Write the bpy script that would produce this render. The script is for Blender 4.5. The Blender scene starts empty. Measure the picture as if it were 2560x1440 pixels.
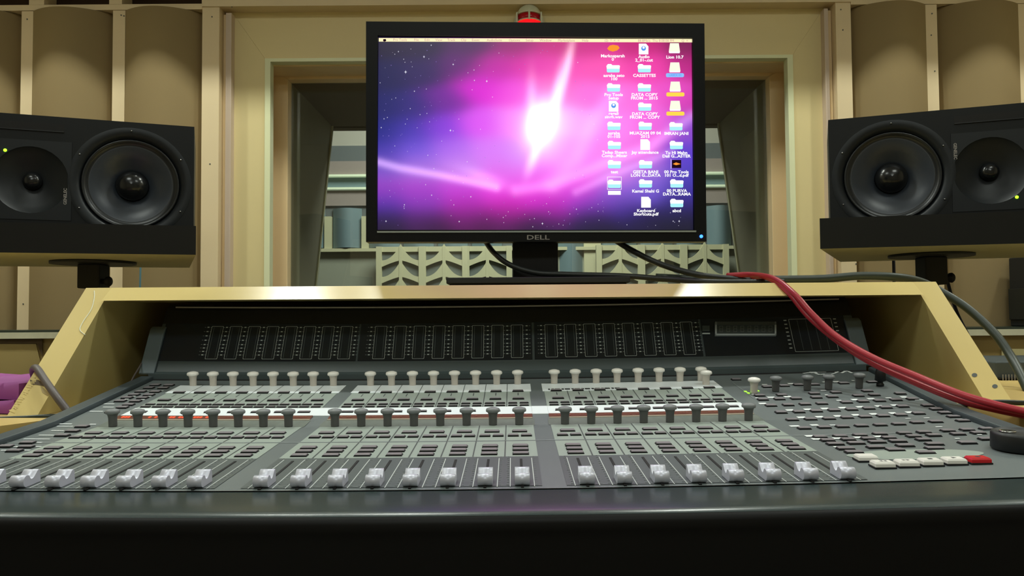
import bpy, bmesh, math, random
from mathutils import Vector, Matrix
random.seed(7)
S = bpy.context.scene
COL = S.collection
# ------------------------------------------------------------------ camera
F = 2000.0; TH = math.atan(75/2000.0); RO = math.radians(0.42)
CAM = Vector((0, 0, 1.0))
_f = Vector((0, math.cos(TH), math.sin(TH))); _r0 = Vector((1, 0, 0)); _u0 = Vector((0, -math.sin(TH), math.cos(TH)))
_r = _r0*math.cos(RO) - _u0*math.sin(RO); _u = _r0*math.sin(RO) + _u0*math.cos(RO)
cd = bpy.data.cameras.new('camera'); cd.sensor_width = 36; cd.lens = F/2560*36; cd.clip_start = .02
cam = bpy.data.objects.new('camera', cd); COL.objects.link(cam)
cam.matrix_world = Matrix(((_r.x, _u.x, -_f.x, CAM.x), (_r.y, _u.y, -_f.y, CAM.y), (_r.z, _u.z, -_f.z, CAM.z), (0, 0, 0, 1)))
S.camera = cam
# ------------------------------------------------------------------ world, exposure
w = bpy.data.worlds.new('world'); S.world = w; w.use_nodes = True
w.node_tree.nodes['Background'].inputs[0].default_value = (.8, .9, 1, 1)
w.node_tree.nodes['Background'].inputs[1].default_value = .05
S.view_settings.view_transform = 'Standard'; S.view_settings.look = 'None'; S.view_settings.gamma = 1
S.view_settings.use_curve_mapping = False; S.view_settings.exposure = 0.1
K_OVER, K_FRONT, K_FAR = 205.0, 12.0, 26.0         # strengths of the ceiling lamps
LAMP = (.94, 1.0, .92)
DOWN = [(-.80, 1.84, .6), (-.38, 1.84, .9), (.58, 1.84, 1.1), (-2.0, 1.84, 1.3), (2.0, 1.84, 1.3)]     # recessed downlights: x, y, share
LAMPS = [(-.95, .35, .6, .4, K_FRONT), (1.0, .35, .6, .4, K_FRONT), (.0, -1.3, 1.0, .5, K_FRONT)]

def lin(c):
    return tuple(((v/255)/12.92 if v/255 <= .04045 else ((v/255+.055)/1.055)**2.4) for v in c)
def ray(px, py):
    return _f + _r*((px-1280)/F) - _u*((py-720)/F)
def P(px, py, Y):
    d = ray(px, py); return CAM + d*(Y/d.y)
def PZ(px, py, z):
    d = ray(px, py); return CAM + d*((z-1.0)/d.z)

# ------------------------------------------------------------------ materials
MATS = {}
def mat(name, rgb, rough=.5, metal=0, spec=.5, emit=None, es=0, noise=None, bump=0, coat=0):
    if name in MATS: return MATS[name]
    m = bpy.data.materials.new(name); m.use_nodes = True; nt = m.node_tree; b = nt.nodes['Principled BSDF']
    c = lin(rgb); b.inputs['Base Color'].default_value = (*c, 1)
    b.inputs['Roughness'].default_value = rough; b.inputs['Metallic'].default_value = metal
    b.inputs['Specular IOR Level'].default_value = spec
    if coat: b.inputs['Coat Weight'].default_value = coat; b.inputs['Coat Roughness'].default_value = .15
    if emit: b.inputs['Emission Color'].default_value = (*lin(emit), 1); b.inputs['Emission Strength'].default_value = es
    if noise:   # (scale xyz, amount)
        sc, amt = noise
        tc = nt.nodes.new('ShaderNodeTexCoord'); mp = nt.nodes.new('ShaderNodeMapping'); mp.inputs['Scale'].default_value = sc
        nz = nt.nodes.new('ShaderNodeTexNoise'); nz.inputs['Scale'].default_value = 1; nz.inputs['Detail'].default_value = 4
        mx = nt.nodes.new('ShaderNodeMix'); mx.data_type = 'RGBA'
        mx.inputs[6].default_value = (*[v*(1-amt) for v in c], 1); mx.inputs[7].default_value = (*[min(1, v*(1+amt)) for v in c], 1)
        nt.links.new(tc.outputs['Object'], mp.inputs[0]); nt.links.new(mp.outputs[0], nz.inputs[0])
        nt.links.new(nz.outputs[0], mx.inputs[0]); nt.links.new(mx.outputs[2], b.inputs['Base Color'])
        if bump:
            bp = nt.nodes.new('ShaderNodeBump'); bp.inputs['Strength'].default_value = bump; bp.inputs['Distance'].default_value = .002
            nt.links.new(nz.outputs[0], bp.inputs['Height']); nt.links.new(bp.outputs[0], b.inputs['Normal'])
    MATS[name] = m; return m
M = dict(
    casing=mat('birch_casing', (222, 204, 150), .45, noise=((9, 9, 1.2), .07)),
    casing_h=mat('birch_casing_across', (222, 204, 150), .45, noise=((1.2, 9, 9), .07)),
    batten=mat('pale_batten', (226, 205, 165), .5, noise=((8, 8, 1), .06)),
    strip=mat('lilac_strip', (205, 185, 165), .5),
    trimlight=mat('pale_trim', (228, 230, 188), .35),
    peach=mat('peach_frame', (234, 206, 158), .45, noise=((12, 12, 1.5), .08)),
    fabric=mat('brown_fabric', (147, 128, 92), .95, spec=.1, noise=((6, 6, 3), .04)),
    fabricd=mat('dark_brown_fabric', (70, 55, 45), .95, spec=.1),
    hutch=mat('hutch_ply', (216, 194, 128), .22, spec=.55, noise=((3, 6, 9), .08)),
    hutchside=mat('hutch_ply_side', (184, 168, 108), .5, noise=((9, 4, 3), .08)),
    desk=mat('desk_wood', (196, 168, 100), .5, noise=((4, 4, 9), .08)),
    ledge=mat('ledge_white', (220, 218, 190), .5, noise=((30, 30, 30), .15)),
    dado=mat('dado_wood', (160, 138, 84), .6, noise=((3, 3, 6), .06)),
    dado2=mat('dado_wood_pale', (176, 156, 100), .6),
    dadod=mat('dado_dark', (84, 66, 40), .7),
    black=mat('black_paint', (26, 29, 30), .55),
    blackm=mat('black_matte', (15, 16, 17), .7),
    spk=mat('speaker_shell', (15, 18, 19), .5, spec=.25, noise=((60, 60, 60), .12)),
    spk2=mat('speaker_ring', (24, 28, 31), .45, spec=.3),
    cone=mat('woofer_cone', (46, 52, 60), .33),
    rubber=mat('rubber_surround', (20, 24, 27), .3),
    dome=mat('dome_black', (20, 22, 24), .22),
    shelf=mat('shelf_black', (18, 20, 20), .65, spec=.25),
    shelfu=mat('shelf_underside', (196, 192, 148), .7),  # paler than the shelf: bounce light from below put into the colour
    chrome=mat('chrome', (190, 190, 190), .2, 1),
    steel=mat('steel_screw', (130, 130, 130), .3, 1),
    bezel=mat('monitor_bezel', (12, 13, 14), .45, spec=.2),
    bezels=mat('bezel_strip', (150, 158, 154), .3),
    logo=mat('logo_grey', (150, 145, 140), .4),
    panel=mat('console_panel', (106, 114, 115), .42, noise=((25, 25, 25), .05)),
    overlay=mat('strip_overlay', (158, 170, 162), .4, noise=((25, 25, 25), .04)),
    overlay2=mat('fader_zone', (86, 94, 94), .42),
    whitestrip=mat('white_tape', (240, 248, 252), .4),
    ink=mat('white_print', (236, 242, 242), .6),
    inkg=mat('grey_print', (142, 150, 152), .6),
    inkm=mat('meter_print', (190, 202, 204), .5), inkt=mat('tick_print', (124, 130, 128), .6), inks=mat('scale_print', (206, 212, 210), .6),
    inkd=mat('dark_print', (60, 64, 66), .6),
    groove=mat('groove', (70, 76, 74), .6),
    btn=mat('button_grey', (128, 122, 127), .5),
    btnd=mat('button_well_side_shade', (12, 14, 15), .7),
    btnb=mat('button_blue', (60, 80, 110), .5),
    btnw=mat('button_white', (240, 238, 232), .35),
    btnr=mat('button_red', (205, 20, 30), .35),
    kw=mat('knob_ivory', (214, 206, 196), .4),
    kwt=mat('knob_ivory_lit_top', (252, 250, 244), .35),  # whiter than the stem: overhead light put into the cap colour
    kd=mat('knob_grey', (88, 88, 88), .5),
    kdt=mat('knob_grey_top', (118, 122, 124), .45),
    kb=mat('knob_black', (17, 19, 21), .5),
    fcap=mat('fader_silver', (204, 206, 220), .4, .25),
    slot=mat('slot_black', (8, 8, 8), .8),
    cheek=mat('cheek_grey', (66, 76, 80), .42),
    bridge=mat('bridge_grey', (72, 84, 86), .4), capgrey=mat('end_cap_grey', (96, 110, 116), .4),
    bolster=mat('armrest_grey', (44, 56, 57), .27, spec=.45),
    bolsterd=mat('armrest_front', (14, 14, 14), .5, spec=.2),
    glassb=mat('meter_glass', (30, 36, 44), .12, spec=.5),
    bridget=mat('bridge_top_shade', (22, 22, 21), .35),  # near black: the shade over the bridge top is in the colour
    lcd=mat('time_window', (70, 78, 80), .25),
    lcdi=mat('time_digits', (108, 116, 114), .4),
    lcdf=mat('time_frame', (178, 188, 194), .3),
    orange=mat('orange_band', (112, 68, 54), .3),
    redglow=mat('red_led_text', (255, 70, 40), .4, emit=(255, 70, 40), es=2.2),
    dimglow=mat('dim_led_text', (128, 76, 62), .4, emit=(190, 60, 40), es=.04),
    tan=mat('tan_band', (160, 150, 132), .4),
    trough=mat('trough_grey', (104, 112, 104), .5, noise=((120, 40, 40), .22)),
    cabler=mat('red_cable', (170, 38, 52), .35),
    cableb=mat('black_cable', (28, 32, 30), .45),
    cableg=mat('dark_green_cable', (40, 50, 42), .45),
    cabletau=mat('taupe_cable', (88, 80, 78), .5),
    cableblue=mat('blue_wire', (90, 130, 140), .5),
    cablenavy=mat('navy_cable', (28, 32, 52), .5),
    purple=mat('purple_cloth', (150, 72, 140), .7),
    dark=mat('interior_dark', (50, 42, 28), .7),
    floor=mat('floor_carpet', (70, 66, 60), .95, noise=((40, 40, 40), .2)),
    wall=mat('room_wall', (196, 184, 156), .8),
    ceil=mat('ceiling_white', (216, 214, 204), .8),
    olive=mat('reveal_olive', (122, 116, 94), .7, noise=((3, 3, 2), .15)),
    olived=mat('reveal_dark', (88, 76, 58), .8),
    fw1=mat('far_wall', (176, 172, 160), .8),
    fw2=mat('far_band_blue', (98, 104, 106), .7),
    fw3=mat('far_band_lilac', (150, 138, 132), .7),
    fw4=mat('far_glass_blue', (112, 132, 138), .4),
    fwl=mat('far_line', (225, 235, 205), .5, emit=(215, 235, 205), es=.25),  # wall trim brightened by a small glow of its own
    fcream=mat('far_cream', (196, 192, 158), .7),
    fgrey=mat('far_grey', (150, 152, 136), .8),
    lattb=mat('lattice_back', (96, 102, 100), .8),
    paper=mat('paper', (200, 190, 140), .8),
    beac=mat('beacon_housing', (206, 206, 176), .35),
    lensd=mat('beacon_lens', (150, 10, 25), .15, emit=(160, 0, 20), es=.12),
    lensr=mat('beacon_glow', (250, 20, 30), .3, emit=(255, 14, 24), es=1.3),
    ledg=mat('led_green', (120, 255, 30), .3, emit=(130, 255, 30), es=4),
    ledb=mat('led_blue', (40, 90, 255), .3, emit=(40, 100, 255), es=5),
    yg=mat('led_lime', (170, 255, 60), .3, emit=(170, 255, 60), es=1.2),
    lampon=mat('far_lamp', (255, 255, 255), .3, emit=(235, 255, 245), es=14),
)
def emis(name, rgb, s):
    m = bpy.data.materials.new(name); m.use_nodes = True; nt = m.node_tree
    nt.nodes.clear(); o = nt.nodes.new('ShaderNodeOutputMaterial'); e = nt.nodes.new('ShaderNodeEmission')
    e.inputs[0].default_value = (*rgb, 1); e.inputs[1].default_value = s; nt.links.new(e.outputs[0], o.inputs[0]); return m
def glassmat(name, fac):
    m = bpy.data.materials.new(name); m.use_nodes = True; nt = m.node_tree; nt.nodes.clear()
    o = nt.nodes.new('ShaderNodeOutputMaterial'); t = nt.nodes.new('ShaderNodeBsdfTransparent'); g = nt.nodes.new('ShaderNodeBsdfGlossy')
    t.inputs[0].default_value = (.93, .95, .93, 1); g.inputs['Roughness'].default_value = .01
    x = nt.nodes.new('ShaderNodeMixShader'); x.inputs[0].default_value = fac
    nt.links.new(t.outputs[0], x.inputs[1]); nt.links.new(g.outputs[0], x.inputs[2]); nt.links.new(x.outputs[0], o.inputs[0]); return m
M['glass'] = glassmat('window_glass', .07)

# ------------------------------------------------------------------ mesh helpers
def rootloc(p):
    v = Vector((0, 0, 0))
    while p: v += p.location; p = p.parent
    return v
class MB:
    def __init__(s): s.v = []; s.f = []; s.m = []; s.mats = []; s.sm = []
    def mi(s, m):
        m = M[m] if isinstance(m, str) else m
        if m not in s.mats: s.mats.append(m)
        return s.mats.index(m)
    def poly(s, pts, m, smooth=False):
        n = len(s.v); s.v += [tuple(p) for p in pts]; s.f.append(list(range(n, n+len(pts)))); s.m.append(s.mi(m)); s.sm.append(smooth)
    def box(s, x0, x1, y0, y1, z0, z1, m):
        s.hexa([(x0, y0, z0), (x1, y0, z0), (x1, y1, z0), (x0, y1, z0), (x0, y0, z1), (x1, y0, z1), (x1, y1, z1), (x0, y1, z1)], m)
    def hexa(s, p, m):
        n = len(s.v); s.v += [tuple(q) for q in p]; k = s.mi(m)
        for f in ((0, 3, 2, 1), (4, 5, 6, 7), (0, 1, 5, 4), (1, 2, 6, 5), (2, 3, 7, 6), (3, 0, 4, 7)):
            s.f.append([n+i for i in f]); s.m.append(k); s.sm.append(False)
    def prism(s, a, b, m, smooth=False, caps=True):
        """two matching outlines a, b"""
        n = len(s.v); k = len(a); s.v += [tuple(q) for q in a] + [tuple(q) for q in b]; mi = s.mi(m)
        for i in range(k):
            j = (i+1) % k; s.f.append([n+i, n+j, n+k+j, n+k+i]); s.m.append(mi); s.sm.append(smooth)
        if caps:
            s.f.append([n+i for i in range(k)][::-1]); s.f.append([n+k+i for i in range(k)]); s.m += [mi, mi]; s.sm += [False, False]
    def grid(s, rows, m, smooth=True):
        n = len(s.v); R = len(rows); C = len(rows[0]); mi = s.mi(m)
        for r in rows: s.v += [tuple(q) for q in r]
        for i in range(R-1):
            for j in range(C-1):
                s.f.append([n+i*C+j, n+i*C+j+1, n+(i+1)*C+j+1, n+(i+1)*C+j]); s.m.append(mi); s.sm.append(smooth)
    def lathe(s, prof, m, c=(0, 0, 0), ax='z', seg=24, ms=None, caps=True):
        """prof: (r, h) pairs; ms optional material per band"""
        n = len(s.v)
        for r, h in prof:
            for i in range(seg):
                a = 2*math.pi*i/seg; x, y = r*math.cos(a), r*math.sin(a)
                p = (x, y, h) if ax == 'z' else ((x, -h, y) if ax == 'y' else (h, x, y))
                s.v.append((p[0]+c[0], p[1]+c[1], p[2]+c[2]))
        for k in range(len(prof)-1):
            mi = s.mi(ms[k] if ms else m)
            for i in range(seg):
                j = (i+1) % seg; s.f.append([n+k*seg+i, n+k*seg+j, n+(k+1)*seg+j, n+(k+1)*seg+i]); s.m.append(mi); s.sm.append(True)
        for k, md in ((0, ms[0] if ms else m), (len(prof)-1, ms[-1] if ms else m)):
            if caps and prof[k][0] > 1e-6: s.f.append([n+k*seg+i for i in range(seg)]); s.m.append(s.mi(md)); s.sm.append(False)
    def tube(s, pts, r, m, seg=10, sub=8):
        pts = [Vector(p) for p in pts]; q = [pts[0]*2-pts[1]]+pts+[pts[-1]*2-pts[-2]]; path = []
        for i in range(1, len(q)-2):
            for k in range(sub):
                t = k/sub; a, b, c, d = q[i-1], q[i], q[i+1], q[i+2]
                path.append(.5*((2*b)+(c-a)*t+(2*a-5*b+4*c-d)*t*t+(3*b-a-3*c+d)*t**3))
        path.append(pts[-1]); n = len(s.v); mi = s.mi(m); up = Vector((0.13, .2, 1)).normalized()
        for i, p in enumerate(path):
            t = (path[min(i+1, len(path)-1)]-path[max(i-1, 0)]).normalized(); u = t.cross(up).normalized(); v = u.cross(t)
            for k in range(seg):
                a = 2*math.pi*k/seg; s.v.append(tuple(p+u*r*math.cos(a)+v*r*math.sin(a)))
        for i in range(len(path)-1):
            for k in range(seg):
                j = (k+1) % seg; s.f.append([n+i*seg+k, n+i*seg+j, n+(i+1)*seg+j, n+(i+1)*seg+k]); s.m.append(mi); s.sm.append(True)
        s.f.append([n+k for k in range(seg)]); s.f.append([n+(len(path)-1)*seg+k for k in range(seg)]); s.m += [mi, mi]; s.sm += [False, False]
    def build(s, name, parent=None, local=False, bevel=0, recalc=True):
        me = bpy.data.meshes.new(name); off = Vector((0, 0, 0)) if local else rootloc(parent)
        me.from_pydata([(Vector(p)-off)[:] for p in s.v], [], s.f)
        for m in s.mats: me.materials.append(m)
        for p, k, sm in zip(me.polygons, s.m, s.sm): p.material_index = k; p.use_smooth = sm
        bm = bmesh.new(); bm.from_mesh(me)
        if recalc: bmesh.ops.recalc_face_normals(bm, faces=bm.faces)
        if bevel:
            bmesh.ops.bevel(bm, geom=[e for e in bm.edges if len(e.link_faces) == 2 and e.calc_face_angle(0) > .5], offset=bevel, segments=2, affect='EDGES', profile=.5)
        bm.to_mesh(me); bm.free()
        o = bpy.data.objects.new(name, me); COL.objects.link(o)
        if parent: o.parent = parent
        return o
def thing(name, label, cat, loc=(0, 0, 0), rz=0, group=None):
    o = bpy.data.objects.new(name, None); COL.objects.link(o); o.location = loc; o.rotation_euler = (0, 0, rz)
    o['label'] = label; o['category'] = cat
    if group: o['group'] = group
    return o
def tag(o, label, cat, group=None):
    o['label'] = label; o['category'] = cat
    if group: o['group'] = group
    return o
def struct(o): o['kind'] = 'structure'; return o
def lay(o, parent, loc, name=None):
    """a copy of part o under parent at local place loc"""
    c = o.copy(); COL.objects.link(c); c.parent = parent; c.location = loc
    for ch in list(o.children):
        d = ch.copy(); COL.objects.link(d); d.parent = c
    return c
def text_polys(txt, size, bold=0):
    cu = bpy.data.curves.new('t', 'FONT'); cu.body = txt; cu.size = size; cu.align_x = 'CENTER'; cu.align_y = 'CENTER'; cu.resolution_u = 2; cu.offset = bold
    o = bpy.data.objects.new('t', cu); COL.objects.link(o); dg = bpy.context.evaluated_depsgraph_get(); dg.update()
    me = bpy.data.meshes.new_from_object(o.evaluated_get(dg)); v = [x.co.copy() for x in me.vertices]; f = [list(p.vertices) for p in me.polygons]
    bpy.data.objects.remove(o); bpy.data.curves.remove(cu); bpy.data.meshes.remove(me); return v, f
def add_text(mb, txt, size, m, fn, bold=0, sx=1):
    v, f = text_polys(txt, size, bold); n = len(mb.v); mi = mb.mi(m)
    mb.v += [tuple(fn(p.x*sx, p.y)) for p in v]
    for q in f: mb.f.append([n+i for i in q]); mb.m.append(mi); mb.sm.append(False)

# ================================================================== ROOM
YW = 2.6
def X_(px, Y, py=430): return P(px, py, Y).x
def Z_(py, Y, px=1280): return P(px, py, Y).z
def wallpiece(name, boxes, m, parent=None):
    b = MB()
    for q in boxes: b.box(*q, m)
    return b.build(name, parent)
struct(wallpiece('floor', [(-2.4, 2.4, -2.6, 2.62, -.05, 0)], 'floor'))
struct(wallpiece('ceiling', [(-2.4, 2.4, -2.6, 2.62, 2.8, 2.9)], 'ceil'))
struct(wallpiece('wall_left', [(-2.45, -2.35, -2.6, 2.62, 0, 2.8)], 'wall'))
struct(wallpiece('wall_right', [(2.35, 2.45, -2.6, 2.62, 0, 2.8)], 'wall'))
struct(wallpiece('wall_back', [(-2.4, 2.4, -2.7, -2.6, 0, 2.8)], 'wall'))
gx0, gx1 = X_(727, 2.78), X_(1919, 2.78); gzt = Z_(203, 2.78); gzb = 1.0
cx0, cx1 = X_(570, YW), X_(2076, YW); ix0, ix1 = X_(664, YW), X_(1985, YW)
czt, izt = Z_(15, YW), Z_(146, YW)
bw = MB()   # the front wall with the opening for the window
for q in ((-2.4, cx0-.01, 0, 2.8), (cx1+.01, 2.4, 0, 2.8), (cx0-.01, cx1+.01, czt+.01, 2.8), (cx0-.01, cx1+.01, 0, .95)):
    bw.box(q[0], q[1], YW+.02, YW+.1, q[2], q[3], 'fabricd')
struct(bw.build('wall_front'))
soff = MB(); soff.box(-2.35, 2.35, 2.30, 2.6, 2.12, 2.8, 'ceil'); struct(soff.build('trim_5'))  # unseen soffit, added so its edge shades the upper wall panels
# --- window casing (structure: window_1)
wn = thing('window_1', 'x', 'x', (0, 0, 0)); del wn['label']; del wn['category']; wn['kind'] = 'structure'
b = MB(); t = .03
def board(b, pts, y0, y1, m):   # pts: (x, z) outline; y0 front
    b.prism([(x, y0, z) for x, z in pts], [(x, y1, z) for x, z in pts], m)
board(b, [(cx0, .9), (ix0, .9), (ix0, izt), (cx0, czt)], YW, YW+t, 'casing'); board(b, [(cx1, .9), (ix1, .9), (ix1, izt), (cx1, czt)], YW, YW+t, 'casing')
board(b, [(cx0, czt), (cx1, czt), (ix1, izt), (ix0, izt)], YW, YW+t, 'casing_h')
b.build('casing', wn, bevel=.0008)
b = MB(); tw = .016
b.box(ix0-.002, ix0+tw, YW-.006, YW+.03, .9, izt, 'trimlight'); b.box(ix1-tw, ix1+.002, YW-.006, YW+.03, .9, izt, 'trimlight'); b.box(ix0-.002, ix1+.002, YW-.0062, YW+.03, izt-.007, izt+.004, 'trimlight')
b.build('edge_trim', wn)
b = MB(); b.box(ix0-.09, ix1+.09, YW+.03, 2.74, izt-.012, izt+.03, 'peach')
b.box(ix0-.09, ix0-.05, YW+.031, 2.74, .9, izt-.0125, 'peach'); b.box(ix1+.05, ix1+.09, YW+.031, 2.74, .9, izt-.0125, 'peach'); b.build('reveal', wn)
b = MB(); fz = Z_(183, 2.74)
fxa, fxb = X_(674, 2.74), X_(1976, 2.74)
board(b, [(fxa, .9), (gx0, .9), (gx0, gzt), (fxa, fz+.02)], 2.74, 2.79, 'peach'); board(b, [(fxb, .9), (gx1, .9), (gx1, gzt), (fxb, fz+.02)], 2.74, 2.79, 'peach')
board(b, [(fxa, fz+.02), (fxb, fz+.02), (gx1, gzt), (gx0, gzt)], 2.74, 2.79, 'peach'); b.build('inner_frame', wn, bevel=.002)
b = MB(); b.box(gx0-.01, gx1+.01, 2.775, 2.781, .9, gzt+.01, 'glass'); b.build('pane', wn)
ft, fb = 3.42, 2.996
b = MB()
fx = lambda a: a
TT = (gx0, gx1, 1.82); 
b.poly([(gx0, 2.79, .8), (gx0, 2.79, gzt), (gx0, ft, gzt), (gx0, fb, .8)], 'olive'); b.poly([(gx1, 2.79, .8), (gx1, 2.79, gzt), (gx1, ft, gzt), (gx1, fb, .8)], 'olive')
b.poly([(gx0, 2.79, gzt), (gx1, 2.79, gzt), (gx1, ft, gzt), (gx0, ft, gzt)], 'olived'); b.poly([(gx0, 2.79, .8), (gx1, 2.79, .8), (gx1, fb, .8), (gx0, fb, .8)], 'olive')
b.build('deep_reveal', wn)
b = MB(); b.poly([(gx0, ft, gzt), (gx1, ft, gzt), (gx1, fb, .8), (gx0, fb, .8)], 'glass'); b.build('far_pane', wn)
b = MB()
for x in (gx0, gx1-.006): b.hexa([(x, fb-.01, .8), (x+.006, fb-.01, .8), (x+.006, fb, .8), (x, fb, .8), (x, ft-.01, gzt), (x+.006, ft-.01, gzt), (x+.006, ft, gzt), (x, ft, gzt)], 'fcream')
b.build('glazing_bead', wn)
b = MB()
for x, xo in ((gx0, gx0-.45), (gx1, gx1+.45)): b.prism([(x, fb, .8), (x, ft, gzt), (xo, ft, gzt), (xo, fb, .8)], [(x, fb+.03, .8), (x, ft+.03, gzt), (xo, ft+.03, gzt), (xo, fb+.03, .8)], 'olive')
b.build('jamb_back', wn)
# strips and posts beside the casing, rails
def trim(n, boxes, mats, holes=()):
    b = MB()
    for q, m in zip(boxes, mats): b.box(*q, m)
    for (px, py) in holes:
        p = P(px, py, YW-.0505)
        b.lathe([(.0022, 0), (.0022, .001)], 'groove', (p.x, p.y, p.z), 'y', 8)
    return struct(b.build(n))
rz0, rz1 = Z_(12, YW-.05), Z_(-6, YW-.05)
def vx(px): return X_(px, YW-.05)
trim('trim_1', [(vx(503), vx(546), YW-.05, YW+.02, .75, rz0), (vx(546)+.001, vx(556), YW-.015, YW+.02, .75, rz0-.012), (vx(557), vx(571), YW-.03, YW+.02, .75, rz0-.012)], ['batten', 'peach', 'strip'], [(525, 410), (530, 42)])
trim('trim_2', [(vx(2098), vx(2136), YW-.05, YW+.02, .75, rz0), (vx(2086), vx(2097), YW-.015, YW+.02, .75, rz0-.012), (vx(2075), vx(2085), YW-.03, YW+.02, .75, rz0-.012)], ['batten', 'peach', 'strip'], [(2102, 24), (2107, 75), (2140, 660)])
trim('trim_3', [(vx(503), vx(2136), YW-.055, YW+.02, rz0, rz1)], ['batten'], [(580, 17), (980, 5), (1443, 3)])
# rail at the top of the bulging panels, plus short posts above it
zr0, zr1 = Z_(33, YW-.005), Z_(17, YW-.005)
xl = -2.3
trim('trim_4', [(xl, vx(503)-.001, YW-.05, YW+.02, zr0+.003, zr1), (vx(2137), 2.3, YW-.05, YW+.02, zr0+.003, zr1)], ['batten', 'batten'])
for k, px in enumerate((60, 90, 285, 480, 665, 2085, 2322)): pass
trim('trim_6', [(vx(a), vx(c), YW-.05, YW+.02, (rz1 if 490 < a < 2130 else zr1)+.0005, 2.119) for a, c in ((66, 104), (268, 300), (664, 700), (2083, 2114), (2318, 2348))], ['batten']*5)
# bulging fabric panels and battens
battens = [(-175, -145), (48, 79), (278, 309), (2324, 2353), (2555, 2585)]
bb = [(vx(a), vx(c), YW-.05, YW+.02, .75, zr0+.001) for a, c in battens]
for i, q in enumerate(bb):
    trim('trim_%d' % (7+i), [q], ['batten'], [[], [(68, 48), (58, 760)], [(310, 40), (303, 38)], [(2330, 34), (2328, 88), (2337, 178)], []][i])
bul = [(-142, 47, 'leftmost of the five, cut by the picture edge, above purple cloth'), (80, 277, 'between the two wooden battens behind the left speaker'), (310, 502, 'between left batten and window post, behind the woofer'),
       (2137, 2323, 'just right of the window post, behind the right woofer'), (2354, 2554, 'rightmost, above the green lit speaker light')]
labs = ['bulging brown fabric wall panel at far left, partly outside the view', 'bulging brown fabric wall panel between two battens above the left speaker', 'bulging brown fabric wall panel between left window post and nearest batten',
        'bulging brown fabric wall panel right beside the right window post', 'bulging brown fabric wall panel furthest right, above right speaker tweeter']
for (a, c, _), lb in zip(bul, labs):
    x0, x1 = X_(a, YW)-.011, X_(c, YW)+.011; rows = []; zt = zr0+.0015; n = 18
    for (zz) in (.80, zt):
        row = []
        for i in range(n+1):
            u = i/n; row.append((x0+(x1-x0)*u, YW-.012-.075*math.sin(math.pi*u)**.75, zz))
        rows.append(row)
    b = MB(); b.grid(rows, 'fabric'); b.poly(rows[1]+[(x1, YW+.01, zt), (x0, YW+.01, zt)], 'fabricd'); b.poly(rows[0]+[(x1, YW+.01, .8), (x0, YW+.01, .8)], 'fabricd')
    tag(b.build('acoustic_panel'), lb, 'wall panel', 'curved fabric acoustic panels')
# low ledge under the panels with wooden dado
zl = Z_(826, 2.35)
for sx, nm in ((-1, 'left'), (1, 'right')):
    xa, xb = (-2.3, -.62) if sx < 0 else (.66, 2.3)
    yv = 826 if sx < 0 else 818
    zz = P(60 if sx < 0 else 2500, yv, 2.35).z
    r = thing('wall_ledge', 'long wooden wall ledge with chipped white edge on the %s, below the fabric panels' % nm, 'ledge', ((xa+xb)/2, 2.4, 0))
    b = MB(); b.box(xa, xb, 2.35, YW+.02, zz-.012, zz, 'cableg'); b.build('ledge_top', r)
    b = MB(); b.box(xa, xb, 2.345, 2.36, zz-.024, zz-.006, 'ledge'); b.build('front_edge', r)
    b = MB(); b.box(xa, xb, 2.36, YW, .0, zz-.013, 'dado'); b.build('front_panel', r)
    if sx < 0:
        Yq = 2.355
        b = MB(); b.poly([P(-60, 842, Yq), P(106, 840, Yq), P(106, 893, Yq), P(92, 859, Yq), P(-60, 859, Yq)], 'dadod'); b.build('recess_shade', r)  # flat dark patch, the shade of a recess painted on the panel
        b = MB(); b.prism([P(-60, 860, Yq), P(90, 860, Yq), P(108, 935, Yq), P(-60, 942, Yq)], [P(-60, 860, Yq+.003), P(90, 860, Yq+.003), P(108, 935, Yq+.003), P(-60, 942, Yq+.003)], 'dado2'); b.build('raised_panel', r)
    else:
        Yq = 2.355
        b = MB(); b.prism([P(2504, 872, Yq), P(2640, 872, Yq), P(2640, 948, Yq), P(2504, 942, Yq)], [P(2504, 872, Yq+.003), P(2640, 872, Yq+.003), P(2640, 948, Yq+.003), P(2504, 942, Yq+.003)], 'paper'); b.build('pale_sheet', r)
# --- studio room behind the glass
struct(wallpiece('wall_studio', [(-4, 4, 6.5, 6.6, -.2, 3.6)], 'fw1'))
struct(wallpiece('wall_studio_left', [(-4.1, -4, 3.45, 6.6, -.2, 3.6)], 'fw1')); struct(wallpiece('wall_studio_right', [(4, 4.1, 3.45, 6.6, -.2, 3.6)], 'fw1'))
struct(wallpiece('floor_studio', [(-4, 4, 3.45, 6.6, -.25, -.2)], 'floor')); struct(wallpiece('ceiling_studio', [(-4, 4, 3.45, 6.6, 3.6, 3.7)], 'ceil'))
struct(wallpiece('wall_studio_front', [(-4, gx0-.42, 3.45, 3.5, -.2, 3.6), (gx1+.42, 4, 3.45, 3.5, -.2, 3.6), (gx0-.42, gx1+.42, 3.45, 3.5, gzt-.001, 3.6), (gx0-.42, gx1+.42, 3.45, 3.5, -.2, .7)], 'olived'))
YF = 6.48
def fz_(y): return P(1280, y, YF).z
b = MB()
for y0, y1, m, d in ((362, 401, 'fw2', .01), (401, 436, 'fw3', .02), (441, 468, 'fw4', .0), (474, 512, 'fw3', .02), (512, 624, 'fw2', .0)):
    b.box(-3.9, 3.9, YF-d, YF+.02, fz_(y1), fz_(y0), m)
for y in (438, 470): b.box(-3.9, 3.9, YF-.05, YF+.02, fz_(y+2.5), fz_(y-2.5), 'fwl')
struct(b.build('trim_12'))
b = MB(); b.box(-3.9, 3.9, YF-.03, YF+.02, fz_(780), fz_(628), 'fgrey'); b.box(-3.9, 3.9, YF-.08, YF+.02, fz_(628), fz_(620), 'fcream'); struct(b.build('trim_13'))
k = 0
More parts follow.
